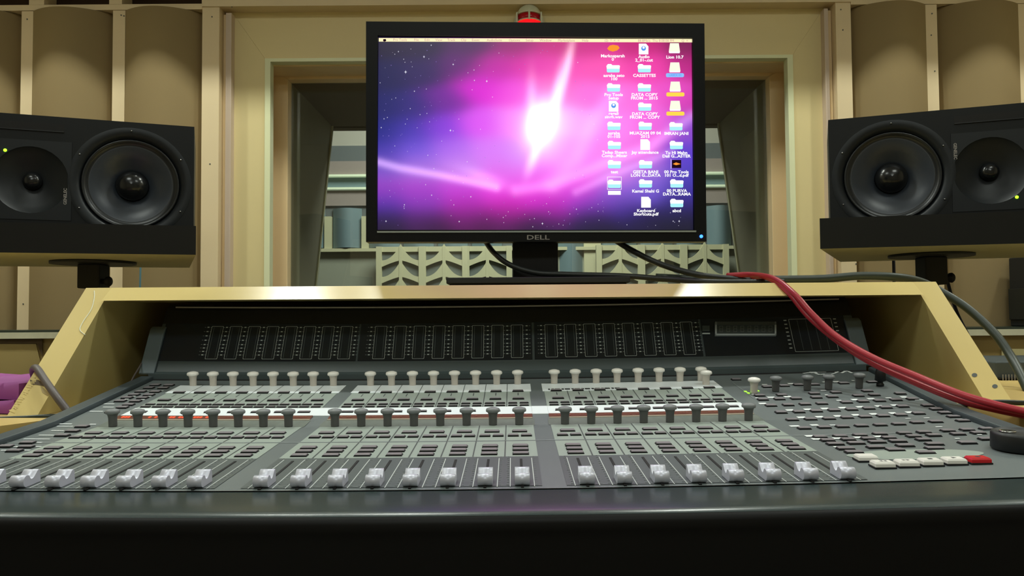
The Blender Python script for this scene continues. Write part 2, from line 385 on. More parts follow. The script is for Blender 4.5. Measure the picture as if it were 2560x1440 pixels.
for a, c in ((790, 815), (834, 906), (925, 1000), (1010, 1085), (1095, 1170), (1180, 1255), (1395, 1458), (1500, 1590), (1600, 1680), (1690, 1752), (1766, 1826)):
    x0, x1 = P(a, 600, YF).x, P(c, 600, YF).x; rows = []
    yb = 618 if a != 1395 else 720
    for zz in (fz_(yb), fz_(520)):
        rows.append([(x0+(x1-x0)*i/10, YF-.02-.07*math.sin(math.pi*i/10), zz) for i in range(11)])
    b = MB(); b.grid(rows, 'fw4'); b.poly(rows[1]+[(x1, YF, rows[1][0][2]), (x0, YF, rows[1][0][2])], 'fw4'); b.poly(rows[0]+[(x1, YF, rows[0][0][2]), (x0, YF, rows[0][0][2])], 'fw4')
    lbl = 'rounded blue-grey studio wall panel ' + {790: 'showing only a sliver at the left reveal', 834: 'seen whole left of the monitor', 925: 'whose foot shows below the lower left monitor corner', 1010: 'whose foot shows second from the lower left monitor corner', 1095: 'whose foot shows above the left lattice, third of four', 1180: 'whose foot shows just left of the monitor neck', 1395: 'reaching low, right beside the monitor neck', 1500: 'above the right lattice, nearest the neck', 1600: 'above the right lattice behind the slanting cable', 1690: 'above the right lattice at the lower right monitor corner', 1766: 'seen right of the monitor beside its blue light'}[a]
    tag(b.build('wave_diffuser'), lbl, 'wall panel', 'rounded blue-grey studio panels'); k += 1
for a, c in ((815, 832), (907, 924), (1458, 1500)):
    b = MB(); b.box(P(a, 600, YF).x, P(c, 600, YF).x, YF-.06, YF, fz_(624 if a < 1000 else 730), fz_(540), 'fcream'); struct(b.build('trim_%d' % (14+k))); k += 1
# lattice screens
def lattice(x0p, x1p, label):
    YL = 6.3; r = thing('lattice_screen', label, 'lattice', (P((x0p+x1p)/2, 700, YL).x, YL, fz_(800)))
    s = YL/F
    xs0, xs1 = P(x0p, 660, YL).x, P(x1p, 660, YL).x; zt, zb = P(1280, 614, YL).z, P(1280, 800, YL).z
    b = MB(); b.box(xs0, xs1, YL+.03, YL+.05, zb, zt, 'lattb'); b.build('backing', r)
    b = MB(); n = 3; cell = (xs1-xs0-14*s)/n
    for i in range(n+1):
        x = xs0+7*s+cell*i; hw = 9*s if 0 < i < n else 7*s
        b.box(x-hw, x+hw, YL-.002, YL+.03, zb, zt, 'fcream')
    b.box(xs0+.001, xs1-.001, YL+.012, YL+.029, P(1280, 627, YL).z, zt-.001, 'fcream')
    for i in range(n):
        xc = xs0+7*s+cell*(i+.5); b.box(xc-4*s, xc+4*s, YL+.0005, YL+.0285, zb, zt, 'fcream')
        for j in range(4):
            zj = P(1280, 608+41*j, YL).z
            for sg in (-1, 1):
                top, bot = [], []
                for q in range(9):
                    u = q/8; x = xc+sg*u*(cell/2-5*s); top.append((x, zj-41*s*(1-(1-u)**2.3))); bot.append((x, zj-41*s-17*s*u**1.3))
                pl = top+bot[::-1]; b.prism([(x, YL+.004, z) for x, z in pl], [(x, YL+.026, z) for x, z in pl], 'fcream')
    b.build('fretwork', r)
lattice(940, 1280, 'cream fish-scale lattice screen seen through the window left of the monitor neck')
lattice(1491, 1823, 'cream fish-scale lattice screen seen through the window right of the monitor neck')
# studio lamp
def ceiling_lamp(x, y, z, wx, wy, k, label, group):
    r = thing('ceiling_light', label, 'ceiling light', (x, y, z), group=group)
    b = MB(); b.box(x-wx-.03, x+wx+.03, y-wy-.03, y+wy+.03, z, z+.05, 'ceil'); b.build('housing', r)
    b = MB(); b.poly([(x-wx, y-wy, z-.002), (x+wx, y-wy, z-.002), (x+wx, y+wy, z-.002), (x-wx, y+wy, z-.002)], emis('lamp_face', LAMP, k)); b.build('diffuser', r)
ceiling_lamp(0, 4.9, 3.54, .9, .5, K_FAR, 'ceiling light of the studio behind the window', 'studio ceiling lights')
for i, (x, y, wx, wy, k) in enumerate(LAMPS):
    ceiling_lamp(x, y, 2.74, wx/2, wy/2, k, ['ceiling light above the left end of the console', 'ceiling light above the right end of the console', 'long ceiling light behind the camera'][i], 'control room ceiling lights')

for i, (x, y, sh) in enumerate(DOWN):
    r = thing('downlight', ['round downlight above the left speaker shelf', 'round downlight above the left side of the monitor', 'round downlight right of the monitor', 'round downlight at the far left of the wall', 'round downlight at the far right of the wall'][i], 'downlight', (x, y, 2.74), group='round downlights along the front wall')
    b = MB(); b.lathe([(.072, 0), (.072, -.004), (.095, -.004), (.095, .058)], 'ceil', (x, y, 2.742), 'z', 32, caps=False); b.build('rim', r)
    b = MB(); b.poly([(x+.070*math.cos(a), y+.070*math.sin(a), 2.741) for a in [2*math.pi*k/24 for k in range(24)]], emis('downlight_face', LAMP, K_OVER*sh)); b.build('bulb_face', r)
# ================================================================== BEACON
Yb_ = 2.53; p0 = P(1323, 60, Yb_); s = Yb_/F
r = thing('warning_beacon', 'red warning light in an ivory dome housing mounted above the window', 'warning light', p0)
b = MB(); b.prism([(p0.x+40*s*math.cos(a)*1.0, Yb_+.03, p0.z-3*s+62*s*max(-.35, math.sin(a))) for a in [2*math.pi*i/28 for i in range(28)]], [(p0.x+42*s*math.cos(a), YW-.005, p0.z-3*s+64*s*max(-.35, math.sin(a))) for a in [2*math.pi*i/28 for i in range(28)]], 'beac', True); b.build('back_plate', r)
b = MB(); rows = []
for i in range(9):
    el = i/8*math.pi/2
    rows.append([(p0.x+31*s*math.cos(el)*math.cos(a), Yb_+.035-34*s*math.cos(el)*abs(math.sin(a)), p0.z+31*s+27*s*math.sin(el)) for a in [math.pi*k/16 for k in range(17)]])
b.grid(rows, 'beac')
for zz0, zz1 in ((30, 33), (11, 14)):
    b.prism([(p0.x+32*s*math.cos(a), Yb_+.035-35*s*math.sin(a), p0.z+zz0*s) for a in [math.pi*k/16 for k in range(17)]], [(p0.x+32*s*math.cos(a), Yb_+.035-35*s*math.sin(a), p0.z+zz1*s) for a in [math.pi*k/16 for k in range(17)]], 'beac')
b.box(p0.x-2.2*s, p0.x+2.2*s, Yb_+.031-34*s, Yb_+.034-28*s, p0.z+9*s, p0.z+34*s, 'beac')
for sg in (-1, 1): b.box(p0.x+sg*31*s-2*s, p0.x+sg*31*s+2*s, Yb_+.01, Yb_+.04, p0.z, p0.z+34*s, 'beac')
b.build('cage', r)
b = MB(); b.prism([(p0.x+28*s*math.cos(a), Yb_+.035-30*s*math.sin(a), p0.z+12*s) for a in [math.pi*k/16 for k in range(17)]], [(p0.x+28*s*math.cos(a), Yb_+.035-30*s*math.sin(a), p0.z+32*s) for a in [math.pi*k/16 for k in range(17)]], 'lensd', True); b.build('red_lens', r)
b = MB(); b.prism([(p0.x+29*s*math.cos(a), Yb_+.035-34*s*math.sin(a), p0.z-6*s) for a in [math.pi*k/16 for k in range(17)]], [(p0.x+29*s*math.cos(a), Yb_+.035-34*s*math.sin(a), p0.z+9*s) for a in [math.pi*k/16 for k in range(17)]], 'lensr', True); b.build('glowing_base', r)

# ================================================================== DESK AND HUTCH
HT = 1.0494; HB = 1.0294
r = thing('console_desk', 'pale wooden studio desk whose raised hutch straddles the mixing console', 'desk', (0, 1.4, 0))
LX0, LX1, RX0, RX1 = -.634, -.596, .597, .631
zbl = P(65, 1040, 1.012).z; zbr = P(2490, 1006, 1.012).z
def sideboard(x0, x1, zb):
    yb = 1.19-(HT-zb)*1.09
    pts = [(1.19, HT), (yb, zb), (1.62, zb), (1.62, HT)]
    b = MB(); a = [(x0, y, z) for y, z in pts]; c = [(x1, y, z) for y, z in pts]
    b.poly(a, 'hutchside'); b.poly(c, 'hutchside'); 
    for i in range(4):
        j = (i+1) % 4; b.poly([a[i], a[j], c[j], c[i]], 'hutch')
    return b
sideboard(LX0, LX1, zbl).build('side_board', r); sideboard(RX0, RX1, zbr).build('side_board', r)
b = MB(); pts = [(1.19, HT), (1.19-.0300, HB), (1.62, HB), (1.62, HT)]
b.prism([(LX1+.0003, y, z) for y, z in pts], [(RX0-.0003, y, z) for y, z in pts], 'hutch'); b.build('top_board', r)
b = MB(); b.box(LX1, RX0, 1.60, 1.618, .8, HB, 'dark'); b.build('back_panel', r)
def slab(name, pts, z0, z1):
    b = MB(); b.prism([(x, y, z0) for x, y in pts], [(x, y, z1) for x, y in pts], 'desk'); return b.build(name, r)
pa, pb = PZ(-200, 1075, zbl-.001), PZ(0, 1066, zbl-.001); pc = PZ(150, 1046, zbl-.001)
slab('desk_wing', [(pa.x-.3, pa.y-.05), (pb.x, pb.y), (-.556, pc.y), (-.556, 1.62), (-1.6, 1.62)], zbl-.14, zbl-.0005)
pb, pc = PZ(2560, 1038, zbr-.001), PZ(2400, 1022, zbr-.001)
slab('desk_wing', [(1.6, pb.y-.1), (pb.x, pb.y), (.556, pc.y), (.556, 1.62), (1.6, 1.62)], zbr-.14, zbr-.0005)
b = MB(); b.box(-.554, .554, .7, 1.6, .735, .76, 'desk'); b.build('desk_tray', r)
for x in (-1.2, 1.15): 
    b = MB(); b.box(x-.03, x+.03, 1.0, 1.6, 0, zbl-.1405 if x < 0 else zbr-.1405, 'desk'); b.build('leg_panel', r)
b = MB(); 
for x in (-.5, .46): b.box(x, x+.04, .75, 1.58, 0, .7345, 'desk')
b.build('trestle', r)
# scuffs and holes on the hutch edge
def onslope(px, py):    # the 45 degree front plane of the hutch
    n = Vector((0, -1, 1.09)).normalized(); d = ray(px, py); q = Vector((0, 1.19, HT)); t = (q-CAM).dot(n)/d.dot(n); return CAM+d*t+n*.0004
b = MB()
for poly in ([(1170, 728), (1196, 728), (1197, 731), (1171, 731)], [(1180, 736), (1190, 734), (1196, 738), (1188, 742), (1181, 741)], [(1222, 728), (1240, 726), (1256, 730), (1248, 739), (1226, 738), (1219, 734)], [(1430, 727), (1438, 726), (1448, 729), (1432, 731)], [(1466, 730), (1471, 732), (1468, 739)]):
    b.poly([onslope(*q) for q in poly], 'inkd')
b.build('scuff_marks', r)
b = MB()
for px, py in ((2436, 938), (2487, 966)):
    b.poly([onslope(px+7*math.cos(a), py+5*math.sin(a)) for a in [2*math.pi*i/12 for i in range(12)]], 'groove')
b.build('screw_holes', r)
b = MB(); b.poly([onslope(*q) for q in [(75, 950), (95, 950), (120, 962), (118, 967), (90, 962), (78, 963)]], 'dadod')
b.poly([onslope(*q) for q in [(100, 963), (126, 985), (120, 990), (106, 982)]], 'dado'); b.build('splinter_damage', r)
b = MB(); rs = random.Random(5)
for k in range(16):
    t = (k+.5)/16; x = 92-66*t; y = 935+95*t; w_ = 1+5*rs.random(); h_ = 2+5*rs.random()
    A = [onslope(x+9, y-h_), onslope(x-w_, y-1), onslope(x-w_*.5, y+1.5), onslope(x+9, y+h_)]; b.prism([p+Vector((0, .004, 0)) for p in A], A, 'hutch')
b.build('splintered_edge', r)
b = MB(); b.tube([onslope(236, 728), onslope(236, 745), onslope(228, 775), onslope(208, 805), onslope(200, 825), onslope(213, 838)], .0008, 'ledge', 6); b.build('chalk_line', r)

# ================================================================== MIXING CONSOLE
PR = [(.642, -.1358), (.923, -.1222), (1.19, -.0908)]
def sz(Y):
    for (a, za), (c, zc) in zip(PR, PR[1:]):
        if Y <= c or c == PR[-1][0]: return 1+za+(zc-za)*(Y-a)/(c-a)
def sag(x):        # the long steel panel sags a few millimetres between its ends
    h = .05; k = math.floor(x/h); q = lambda v: .018*v*v+.0055*v
    t = x/h-k; return q(k*h)*(1-t)+q((k+1)*h)*t
def pan(px, py):
    p = pan0(px, py, 0)
    for _ in range(2): p = pan0(px, py, sag(p.x))
    return p
def pan0(px, py, low):
    d = ray(px, py); CAM = Vector((0, 0, 1.0-low))
    for (a, za), (c, zc) in zip(PR[::-1][1:], PR[::-1][:-1]):
        k = (zc-za)/(c-a)     # z = za + k (Y-a)
        t = (za-k*a)/(d.z-k*d.y); Y = t*d.y
        if Y >= a or a == PR[0][0]: return CAM+d*t
def rowY(py, px=1293): return pan(px, py).y
def bow(x): return .004*(min(abs(x), .57)/.41)**2
con = thing('mixing_console', 'large grey audio mixing console with rows of silver faders, knobs and meters', 'mixing console', (0, .9, .76))
PX0, PX1 = -.532, .540
def pxl(Y): return -.533+.035*(1.19-Y)
def pxr(Y): return .5275-.084*(1.19-Y)
b = MB(); N = 28
top = []
for Y in (PR[0][0], .72, PR[1][0], PR[2][0]):
    top.append([(pxl(Y)+(pxr(Y)-pxl(Y))*i/N, Y+(bow(PX0+(PX1-PX0)*i/N) if Y < .65 else 0), sz(Y)) for i in range(N+1)])
b.grid(top, 'panel', False)
b.poly([top[0][0], top[1][0], top[2][0], top[3][0], (pxl(1.19), 1.19, .762), (pxl(.7), .70, .762)], 'cheek'); b.poly([top[0][-1], top[1][-1], top[2][-1], top[3][-1], (pxr(1.19), 1.19, .762), (pxr(.7), .70, .762)], 'cheek')
b.build('control_panel', con)
# side cheeks
for x0, x1, fn in ((-.0205, -.001, pxl), (.001, .021, pxr)):
    b = MB(); yb = .642+bow(.55)
    pts = [(.585+bow(.55), .845), (.605+bow(.55), sz(.62)+.002), (.66+bow(.55), sz(.66)+.006), (.923, sz(.923)+.006), (1.19, sz(1.19)+.006), (1.195, sz(1.19)+.006), (1.195, .765), (.66, .765)]
    b.prism([(fn(y)+x0, y, z) for y, z in pts], [(fn(y)+x1, y, z) for y, z in pts], 'cheek'); b.build('side_cheek', con, bevel=.002)
# armrest
b = MB(); prof = [(.6415, sz(.642)-.0008), (.600, sz(.642)-.0012), (.5805, sz(.642)-.0016), (.5765, sz(.642)-.0022), (.5738, sz(.642)-.0031), (.5724, sz(.642)-.0040)]
rows = [[(-.60+1.2*i/40, y+bow(-.60+1.2*i/40), z) for i in range(41)] for y, z in prof]
b.grid(rows, 'bolster'); b.build('armrest', con)
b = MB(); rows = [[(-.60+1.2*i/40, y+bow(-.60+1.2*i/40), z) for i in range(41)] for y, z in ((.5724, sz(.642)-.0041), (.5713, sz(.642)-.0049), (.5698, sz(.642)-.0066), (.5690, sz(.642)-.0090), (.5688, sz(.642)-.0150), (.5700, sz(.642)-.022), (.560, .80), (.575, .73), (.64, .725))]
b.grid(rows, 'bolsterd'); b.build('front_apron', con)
# --- meter bridge
BR = [(1.196, -.0935), (1.2005, -.0895), (1.2005, -.082), (1.206, -.079), (1.215, -.0655), (1.2485, -.0075), (1.262, .014), (1.272, .0215), (1.40, .0215)]
b = MB(); x0, x1 = -.5450, .5290
mm = ['slot', 'bridge', 'bridge', 'bridge', 'bridge', 'bridget', 'bridget', 'bridget']
for k in range(len(BR)-1):
    (ya, za), (yc, zc) = BR[k], BR[k+1]; b.poly([(x0, ya, 1+za), (x1, ya, 1+za), (x1, yc, 1+zc), (x0, yc, 1+zc)], mm[k])
b.poly([(x0, 1.40, 1.0215), (x1, 1.40, 1.0215), (x1, 1.40, .765), (x0, 1.40, .765)], 'bridget')
b.poly([(x0, y, 1+z) for y, z in BR]+[(x0, 1.40, .765), (x0, 1.196, .765)], 'bridge'); b.poly([(x1, y, 1+z) for y, z in BR]+[(x1, 1.40, .765), (x1, 1.196, .765)], 'bridge')
b.box(-.53, .515, 1.2600, 1.2640, 1.0175, 1.0195, 'tan'); b.build('meter_bridge', con)  # thin tan box paints the light caught along the bridge's top edge
A0, A1 = Vector((0, 1.2155, -.0645)), Vector((0, 1.2485, -.0075)); AN = Vector((0, -(A1-A0).z, (A1-A0).y)).normalized()
def onbridge(px, py, off=.0012):
    q = Vector((0, A0.y, 1+A0.z))+AN*off; d = ray(px, py); C = CAM.copy()
    for _ in range(3): p = C+d*((q-C).dot(AN)/d.dot(AN)); C = CAM-Vector((0, 0, sag(p.x)))
    return p
AL = (A1-A0).length
def br(x, v, off=.0012):       # x, v in 0..1 up the face
    q = Vector((x, A0.y, 1+A0.z))+(A1-A0)*v; return q+AN*off
CHX = [[-.4575+.0287*k for k in range(8)], [-.2035+.0301*k for k in range(8)], [.0595+.0300*k for k in range(8)]]
gl = [(onbridge(402, 860).x, onbridge(895, 860).x), (onbridge(898, 860).x, onbridge(1332, 860).x), (onbridge(1336, 860).x, onbridge(1756, 860).x), (onbridge(1760, 860).x, onbridge(2128, 860).x)]
glo = []
for i, (xa, xb) in enumerate(gl):
    b = MB(); b.prism([br(xa, .02, 0), br(xb-.001, .02, 0), br(xb-.001, 1.0, 0), br(xa, 1.0, 0)], [br(xa, .02), br(xb-.001, .02), br(xb-.001, 1.0), br(xa, 1.0)], 'glassb'); glo.append(b.build('meter_window', con))
for pa_, pb_ in ((366, 404), (2127, 2168)):
    xa, xb = onbridge(pa_, 870).x, onbridge(pb_, 870).x
    b = MB(); b.prism([br(xa, -.36, .0005), br(xb, -.36, .0005), br(xb, .93, .0005), br(xa, .93, .0005)], [br(xa, -.34, .005), br(xb, -.34, .005), br(xb, .80, .006), br(xa, .80, .006)], 'capgrey'); b.build('bridge_end_cap', con, bevel=.0015)
def ringpts(x, w, v0, v1, off, rr=.0012):
    out = []
    for (cx, cv, a0) in ((x-w/2, v0, 180), (x+w/2, v0, 270), (x+w/2, v1, 0), (x-w/2, v1, 90)):
        for k in range(3):
            a = math.radians(a0+45*k); out.append((cx-(rr if cx > x else -rr)+rr*math.cos(a), cv-((rr/AL) if cv > (v0+v1)/2 else -(rr/AL))+rr/AL*math.sin(a)))
    return [br(px, pv, off) for px, pv in out]
def meter(name, x, w, par, div=0):
    b = MB(); A = ringpts(x, w, .06, .93, .0016); B = ringpts(x, w-.0012, .06+.0006/AL, .93-.0006/AL, .0016); n = len(A)
    for i in range(n): j = (i+1) % n; b.poly([A[i], A[j], B[j], B[i]], 'inkm')
    for dx in ([-.6, .6] if not div else [-.6, -.2, .2, .6]):
        xx = x+dx*w/2; b.poly([br(xx-.0004, .1, .0014), br(xx+.0004, .1, .0014), br(xx+.0004, .9, .0014), br(xx-.0004, .9, .0014)], 'bridge')
    return b.build(name, par)
for mod in range(3):
    b = MB()
    for k in range(8): meter('level_meter', CHX[mod][k], .0185, con)
    for k in range(9):
        x = CHX[mod][0]+(k-.5)*(CHX[mod][1]-CHX[mod][0])
        for j in range(8):
            v = .90-.115*j if j < 5 else .90-.115*4-.09*(j-4)
            b.poly([br(x-.0016, v-.012, .0015), br(x+.0016, v-.012, .0015), br(x+.0016, v+.014, .0015), br(x-.0016, v+.014, .0015)], 'inkm')
            for sg in (-1, 1):
                if (k == 0 and sg > 0) or (k == 8 and sg < 0) or 0 < k < 8:
                    pass
                b.poly([br(x+sg*.0045-.0012, v-.002, .0015), br(x+sg*.0045+.0012, v-.002, .0015), br(x+sg*.0045+.0012, v+.003, .0015), br(x+sg*.0045-.0012, v+.003, .0015)], 'inkm')
    b.build('meter_scale_print', con)
xm = onbridge(2036, 850).x; meter('master_meter', xm, .066, con, 1)
b = MB()
for x in (xm-.0385, xm+.0385):
    for j in range(8):
        v = .90-.105*j; b.poly([br(x-.0022, v-.012, .0015), br(x+.0022, v-.012, .0015), br(x+.0022, v+.014, .0015), br(x-.0022, v+.014, .0015)], 'inkm')
b.build('meter_scale_print', con)
# time display
def bquad(b, x0p, y0p, x1p, y1p, off, m, th=.0):
    pts = [onbridge(x0p, y1p, off), onbridge(x1p, y1p, off), onbridge(x1p, y0p, off), onbridge(x0p, y0p, off)]
    if th: b.prism([p-AN*th for p in pts], pts, m)
    else: b.poly(pts, m)
tdp = MB(); xa, xb, ya, yb = 1788, 1941, 804, 838
bquad(tdp, 1792, ya+3, 1937, yb-3, .003, 'lcd', .002); td = tdp.build('time_display', con)
tf = MB()
for q in ((xa, yb-4, xb, yb), (xa, ya, xa+4, yb), (xb-4, ya, xb, yb), (xa, ya, xb, ya+8)): bquad(tf, *q, .005, 'lcdf' if q[1] > 810 or q[2] < 1800 or q[0] > 1900 else 'groove', .004)
tf.build('display_frame', td)
dg = MB()
for k in range(8):
    cx = 1803+17.6*k
    pts = lambda u, v: onbridge(cx+u*4.5, 822-v*7.5, .0033)
    for (u0, v0, u1, v1) in ((-1, .86, 1, 1), (-1, -1, 1, -.86), (-1, -.07, 1, .07), (-1, -1, -.75, 1), (.75, -1, 1, 1)):
        dg.poly([pts(u0, v0), pts(u1, v0), pts(u1, v1), pts(u0, v1)], 'lcdi')
dg.build('digits', td)
b = MB(); bquad(b, 1756, 814, 1774, 828, .003, 'bridge', .001); bquad(b, 1756, 832, 1775, 835, .003, 'inkm', .001); b.build('mode_label', con)
# --- fixed surfaces on the panel
def pq(b, x0, x1, ya, yb, m, off=.0004, th=0):
    pts = [(x0, ya), (x1, ya), (x1, yb), (x0, yb)]; P3 = [Vector((x, y, sz(y)+off)) for x, y in pts]
    if th: b.prism([p-Vector((0, 0, th)) for p in P3], P3, m)
    else: b.poly(P3, m)
RY = {k: rowY(v) for k, v in dict(top=961.5, st1=980, A=979, tick=986, B=998, C=1008.5, D=1014.5, sep=1018, w0=1037, E=1028, dk=1038, or_=1044.5, tan=1047, tr=1064, l0=1067, F=1080, G=1090.5, l1=1101.5, l2=1103.5, H0=1117, H1=1126, H2=1136, l3=1142, sl0=1148).items()}
FRONT = .6435
for mod in range(3):
    X0, X1 = CHX[mod][0]-.0165, CHX[mod][7]+.0160; pit = CHX[mod][1]-CHX[mod][0]
    b = MB(); pq(b, X0, X1, RY['sep'], RY['st1'], 'overlay'); pq(b, X0, X1, RY['l1'], RY['tr'], 'overlay'); pq(b, X0, X1, RY['l3'], RY['l2'], 'overlay')
    if True:
        pq(b, X0-.002, X1+.002, RY['tr'], RY['tan'], 'trough', .0003)
    for k in range(1, 8):
        x = CHX[mod][k]-pit/2
        pq(b, x-.0005, x+.0005, RY['sep'], RY['st1'], 'groove', .0007); pq(b, x-.0006, x+.0006, RY['l1'], RY['tr'], 'groove', .0007); pq(b, x-.0006, x+.0006, RY['l3'], RY['l2'], 'groove', .0007)
    pq(b, X0, X1, .6495, RY['l3'], 'overlay2'); b.build('strip_overlay', con)
    b = MB(); pq(b, X0-.002, X1+.002, RY['st1'], RY['top'], 'whitestrip', .0010, .0008)
    if mod < 2:
        for k in range(1, 8):
            x = CHX[mod][k]-pit/2; pq(b, x-.0004, x+.0004, RY['st1'], RY['top'], 'groove', .0012)
    else:
        yy = rowY(977); 
        for k in range(22): pq(b, X0+.006+.0046*k, X0+.0085+.0046*k+.001*(k % 3), yy-.003, yy+.006, 'inkd', .0012)
    b.build('label_strip', con)
    b = MB(); pq(b, X0, X1, RY['w0']-.002, RY['sep'], 'whitestrip', .0010, .0008) ; b.build('writing_tape', con)
    # scribble display
    b = MB(); y0, y1 = RY['or_'], RY['dk']; z0 = sz(y0); 
    b.prism([(X0, y0, z0), (X0, y0, z0+.001), (X0, y1, sz(y1)+.0018), (X0, y1, sz(y1))], [(X1, y0, z0), (X1, y0, z0+.001), (X1, y1, sz(y1)+.0018), (X1, y1, sz(y1))], 'orange'); sd = b.build('channel_display', con)
    b = MB()
    for k in range(8):
        for c in range(6):
            if random.random() < .15: continue
            x = CHX[mod][k]-.010+.0036*c; ya = y0+(y1-y0)*.3; yb = y0+(y1-y0)*.7; za = sz(ya)+.0013+.0004
            b.poly([(x, ya, za), (x+.0024, ya, za), (x+.0024, yb, za+.0006), (x, yb, za+.0006)], 'redglow' if mod == 0 and k < 4 else 'dimglow')
    b.build('display_characters', sd)
    b = MB(); pq(b, X0, X1, RY['tan'], RY['or_'], 'tan', .0008, .0006); b.build('display_lip', con)
for xa, xb in ((CHX[0][7]+.0162, CHX[1][0]-.0167), (CHX[1][7]+.0162, CHX[2][0]-.0167)):
    b = MB(); pq(b, xa, xb, RY['w0'], RY['sep'], 'whitestrip', .0012, .001); b.build('writing_tape', con)
b = MB(); ys = (RY['l1']+RY['l2'])/2; pq(b, PX0+.001, PX1-.001, ys-.0006, ys+.0006, 'inkg', .0006); b.build('panel_seam', con)
# --- buttons, knobs, faders: one of each kind, then copies
def proto(fn, name, *a):
    b = MB(); fn(b, *a); o = b.build(name, con, local=True); return o
def btn(w, d=.0085, h=.0020, m='btn'):
    def f(b):
        b.box(-w/2-.0006, w/2+.0006, -d/2-.0006, d/2+.0006, -.0004, .0006, 'btnd')
        n = [(-w/2, -d/2), (w/2, -d/2), (w/2, d/2), (-w/2, d/2)]; q = [(x*.93, y*.86) for x, y in n]
        b.prism([(x, y, .0003) for x, y in n], [(x, y, h*.7) for x, y in n], 'btnd' if m == 'btn' else m); b.prism([(x, y, h*.7+.00001) for x, y in n], [(x, y, h) for x, y in q], m)  # grey caps get well-black sides, painting the shade on them
    return f
org = rootloc(con)
def put(o, x, y, used={}):
    v = Vector((x, y, sz(y)+.0004))-org
    k = math.atan2(sz(y+.01)-sz(y-.01), .02) if y < 1.17 else .117
    if id(o) not in used and o.name not in used: used[o.name] = 1; c = o
    else: c = lay(o, con, v)
    c.location = v; c.rotation_euler = (k, 0, 0); return c
def spare(b, w, d, h, x, y):      # the same button shape inside a shared mesh
    z = sz(y)+.0004; b.box(x-w/2-.0006, x+w/2+.0006, y-d/2-.0006, y+d/2+.0006, z-.0004, z+.0006, 'btnd')
    n = [(x-w/2, y-d/2), (x+w/2, y-d/2), (x+w/2, y+d/2), (x-w/2, y+d/2)]; q = [(x+(a-x)*.93, y+(c-y)*.86) for a, c in n]
    b.prism([(a, c, z+.0003) for a, c in n], [(a, c, z+h*.7) for a, c in n], 'btnd'); b.prism([(a, c, z+h*.7+.00001) for a, c in n], [(a, c, z+h) for a, c in q], 'btn')  # sides darkened as painted shade here too
bF = proto(btn(.0152), 'channel_button'); bH = proto(btn(.0146), 'channel_button')
rest = MB()
for row in ('H0', 'H1', 'H2'):
    for mod in range(3):
        for x in CHX[mod]: put(bH, x, RY[row])
for mod in range(3):
    for x in CHX[mod]: put(bF, x, RY['F'])
for mod in range(3):
    for x in CHX[mod]:
        for sg in (-.0070, .0070): spare(rest, .0105, .0085, .0020, x+sg, RY['G'])
        for row in ('C', 'D'):
            for sg in (-.0073, .0073): spare(rest, .0105, .0052, .0018, x+sg, RY[row])
        spare(rest, .0142, .0085, .0022, x, RY['A']); spare(rest, .0142, .0085, .0022, x, RY['B']); spare(rest, .0142, .0080, .0022, x, RY['E'])
o = rest.build('channel_button_rows', con); o['kind'] = 'stuff'
# print: tick lines and small captions
b = MB()
for mod in range(3):
    for x in CHX[mod]:
        pq(b, x-.0006, x+.0006, RY['tick']-.008, RY['tick']+.008, 'inkd', .0006)
o = b.build('channel_print', con)
# knobs
def mush(b, hm, tm, sc=1.0):
    b.lathe([(.0046*sc, 0), (.0048*sc, .001), (.0049*sc, .010*sc), (.0054*sc, .0130*sc), (.0062*sc, .0150*sc), (.0080*sc, .0158*sc), (.0082*sc, .0178*sc), (.0074*sc, .0194*sc), (.004*sc, .0206*sc), (0, .0208*sc)], hm, seg=20,
            ms=[hm]*5+[tm]*4)
kW = proto(mush, 'pan_knob', 'kw', 'kwt'); kD = proto(mush, 'encoder_knob', 'kd', 'kdt', .98)
for mod in range(3):
    for x in CHX[mod]: put(kW, x, 1.150)
    for x in CHX[mod]: put(kD, x, .920)
def fcap(b):
    pr = [(.0040, .0003), (.0022, .0008), (.0008, .0022), (.0000, .0044), (.0005, .0066), (.0018, .0085), (.0038, .0095), (.0062, .0095), (.0082, .0086), (.0092, .0068), (.0104, .0055), (.0122, .0053), (.0146, .0062), (.0172, .0082), (.0194, .0101), (.0214, .0109), (.0228, .0102), (.0232, .0080), (.0236, .0003)]
    b.prism([(-.0060, y, z) for y, z in pr], [(.0060, y, z) for y, z in pr], 'fcap', True)
fc = proto(fcap, 'fader_cap')
def scale(b):
    for x in (-.0098, .0098): b.box(x-.0003, x+.0003, .002, .104, 0, .0003, 'inks')
    for k in range(14):
        y = .008+.0078*k; w = .003 if k % 3 else .0042; b.box(.0108, .0108+w*.5, y-.0003, y+.0003, 0, .0003, 'inkt'); b.box(-.0108-w*.5, -.0108, y-.0003, y+.0003, 0, .0003, 'inkt')
def slotf(b): b.box(-.0011, .0011, .012, .112, -.0002, .0005, 'slot')
sc_, sl_ = proto(scale, 'fader_scale'), proto(slotf, 'fader_slot')
for mod in range(3):
    for x in CHX[mod]:
        put(fc, x, .6470+bow(x)*.5); put(sc_, x, .6450+bow(x)); put(sl_, x, RY['sl0']-.114)
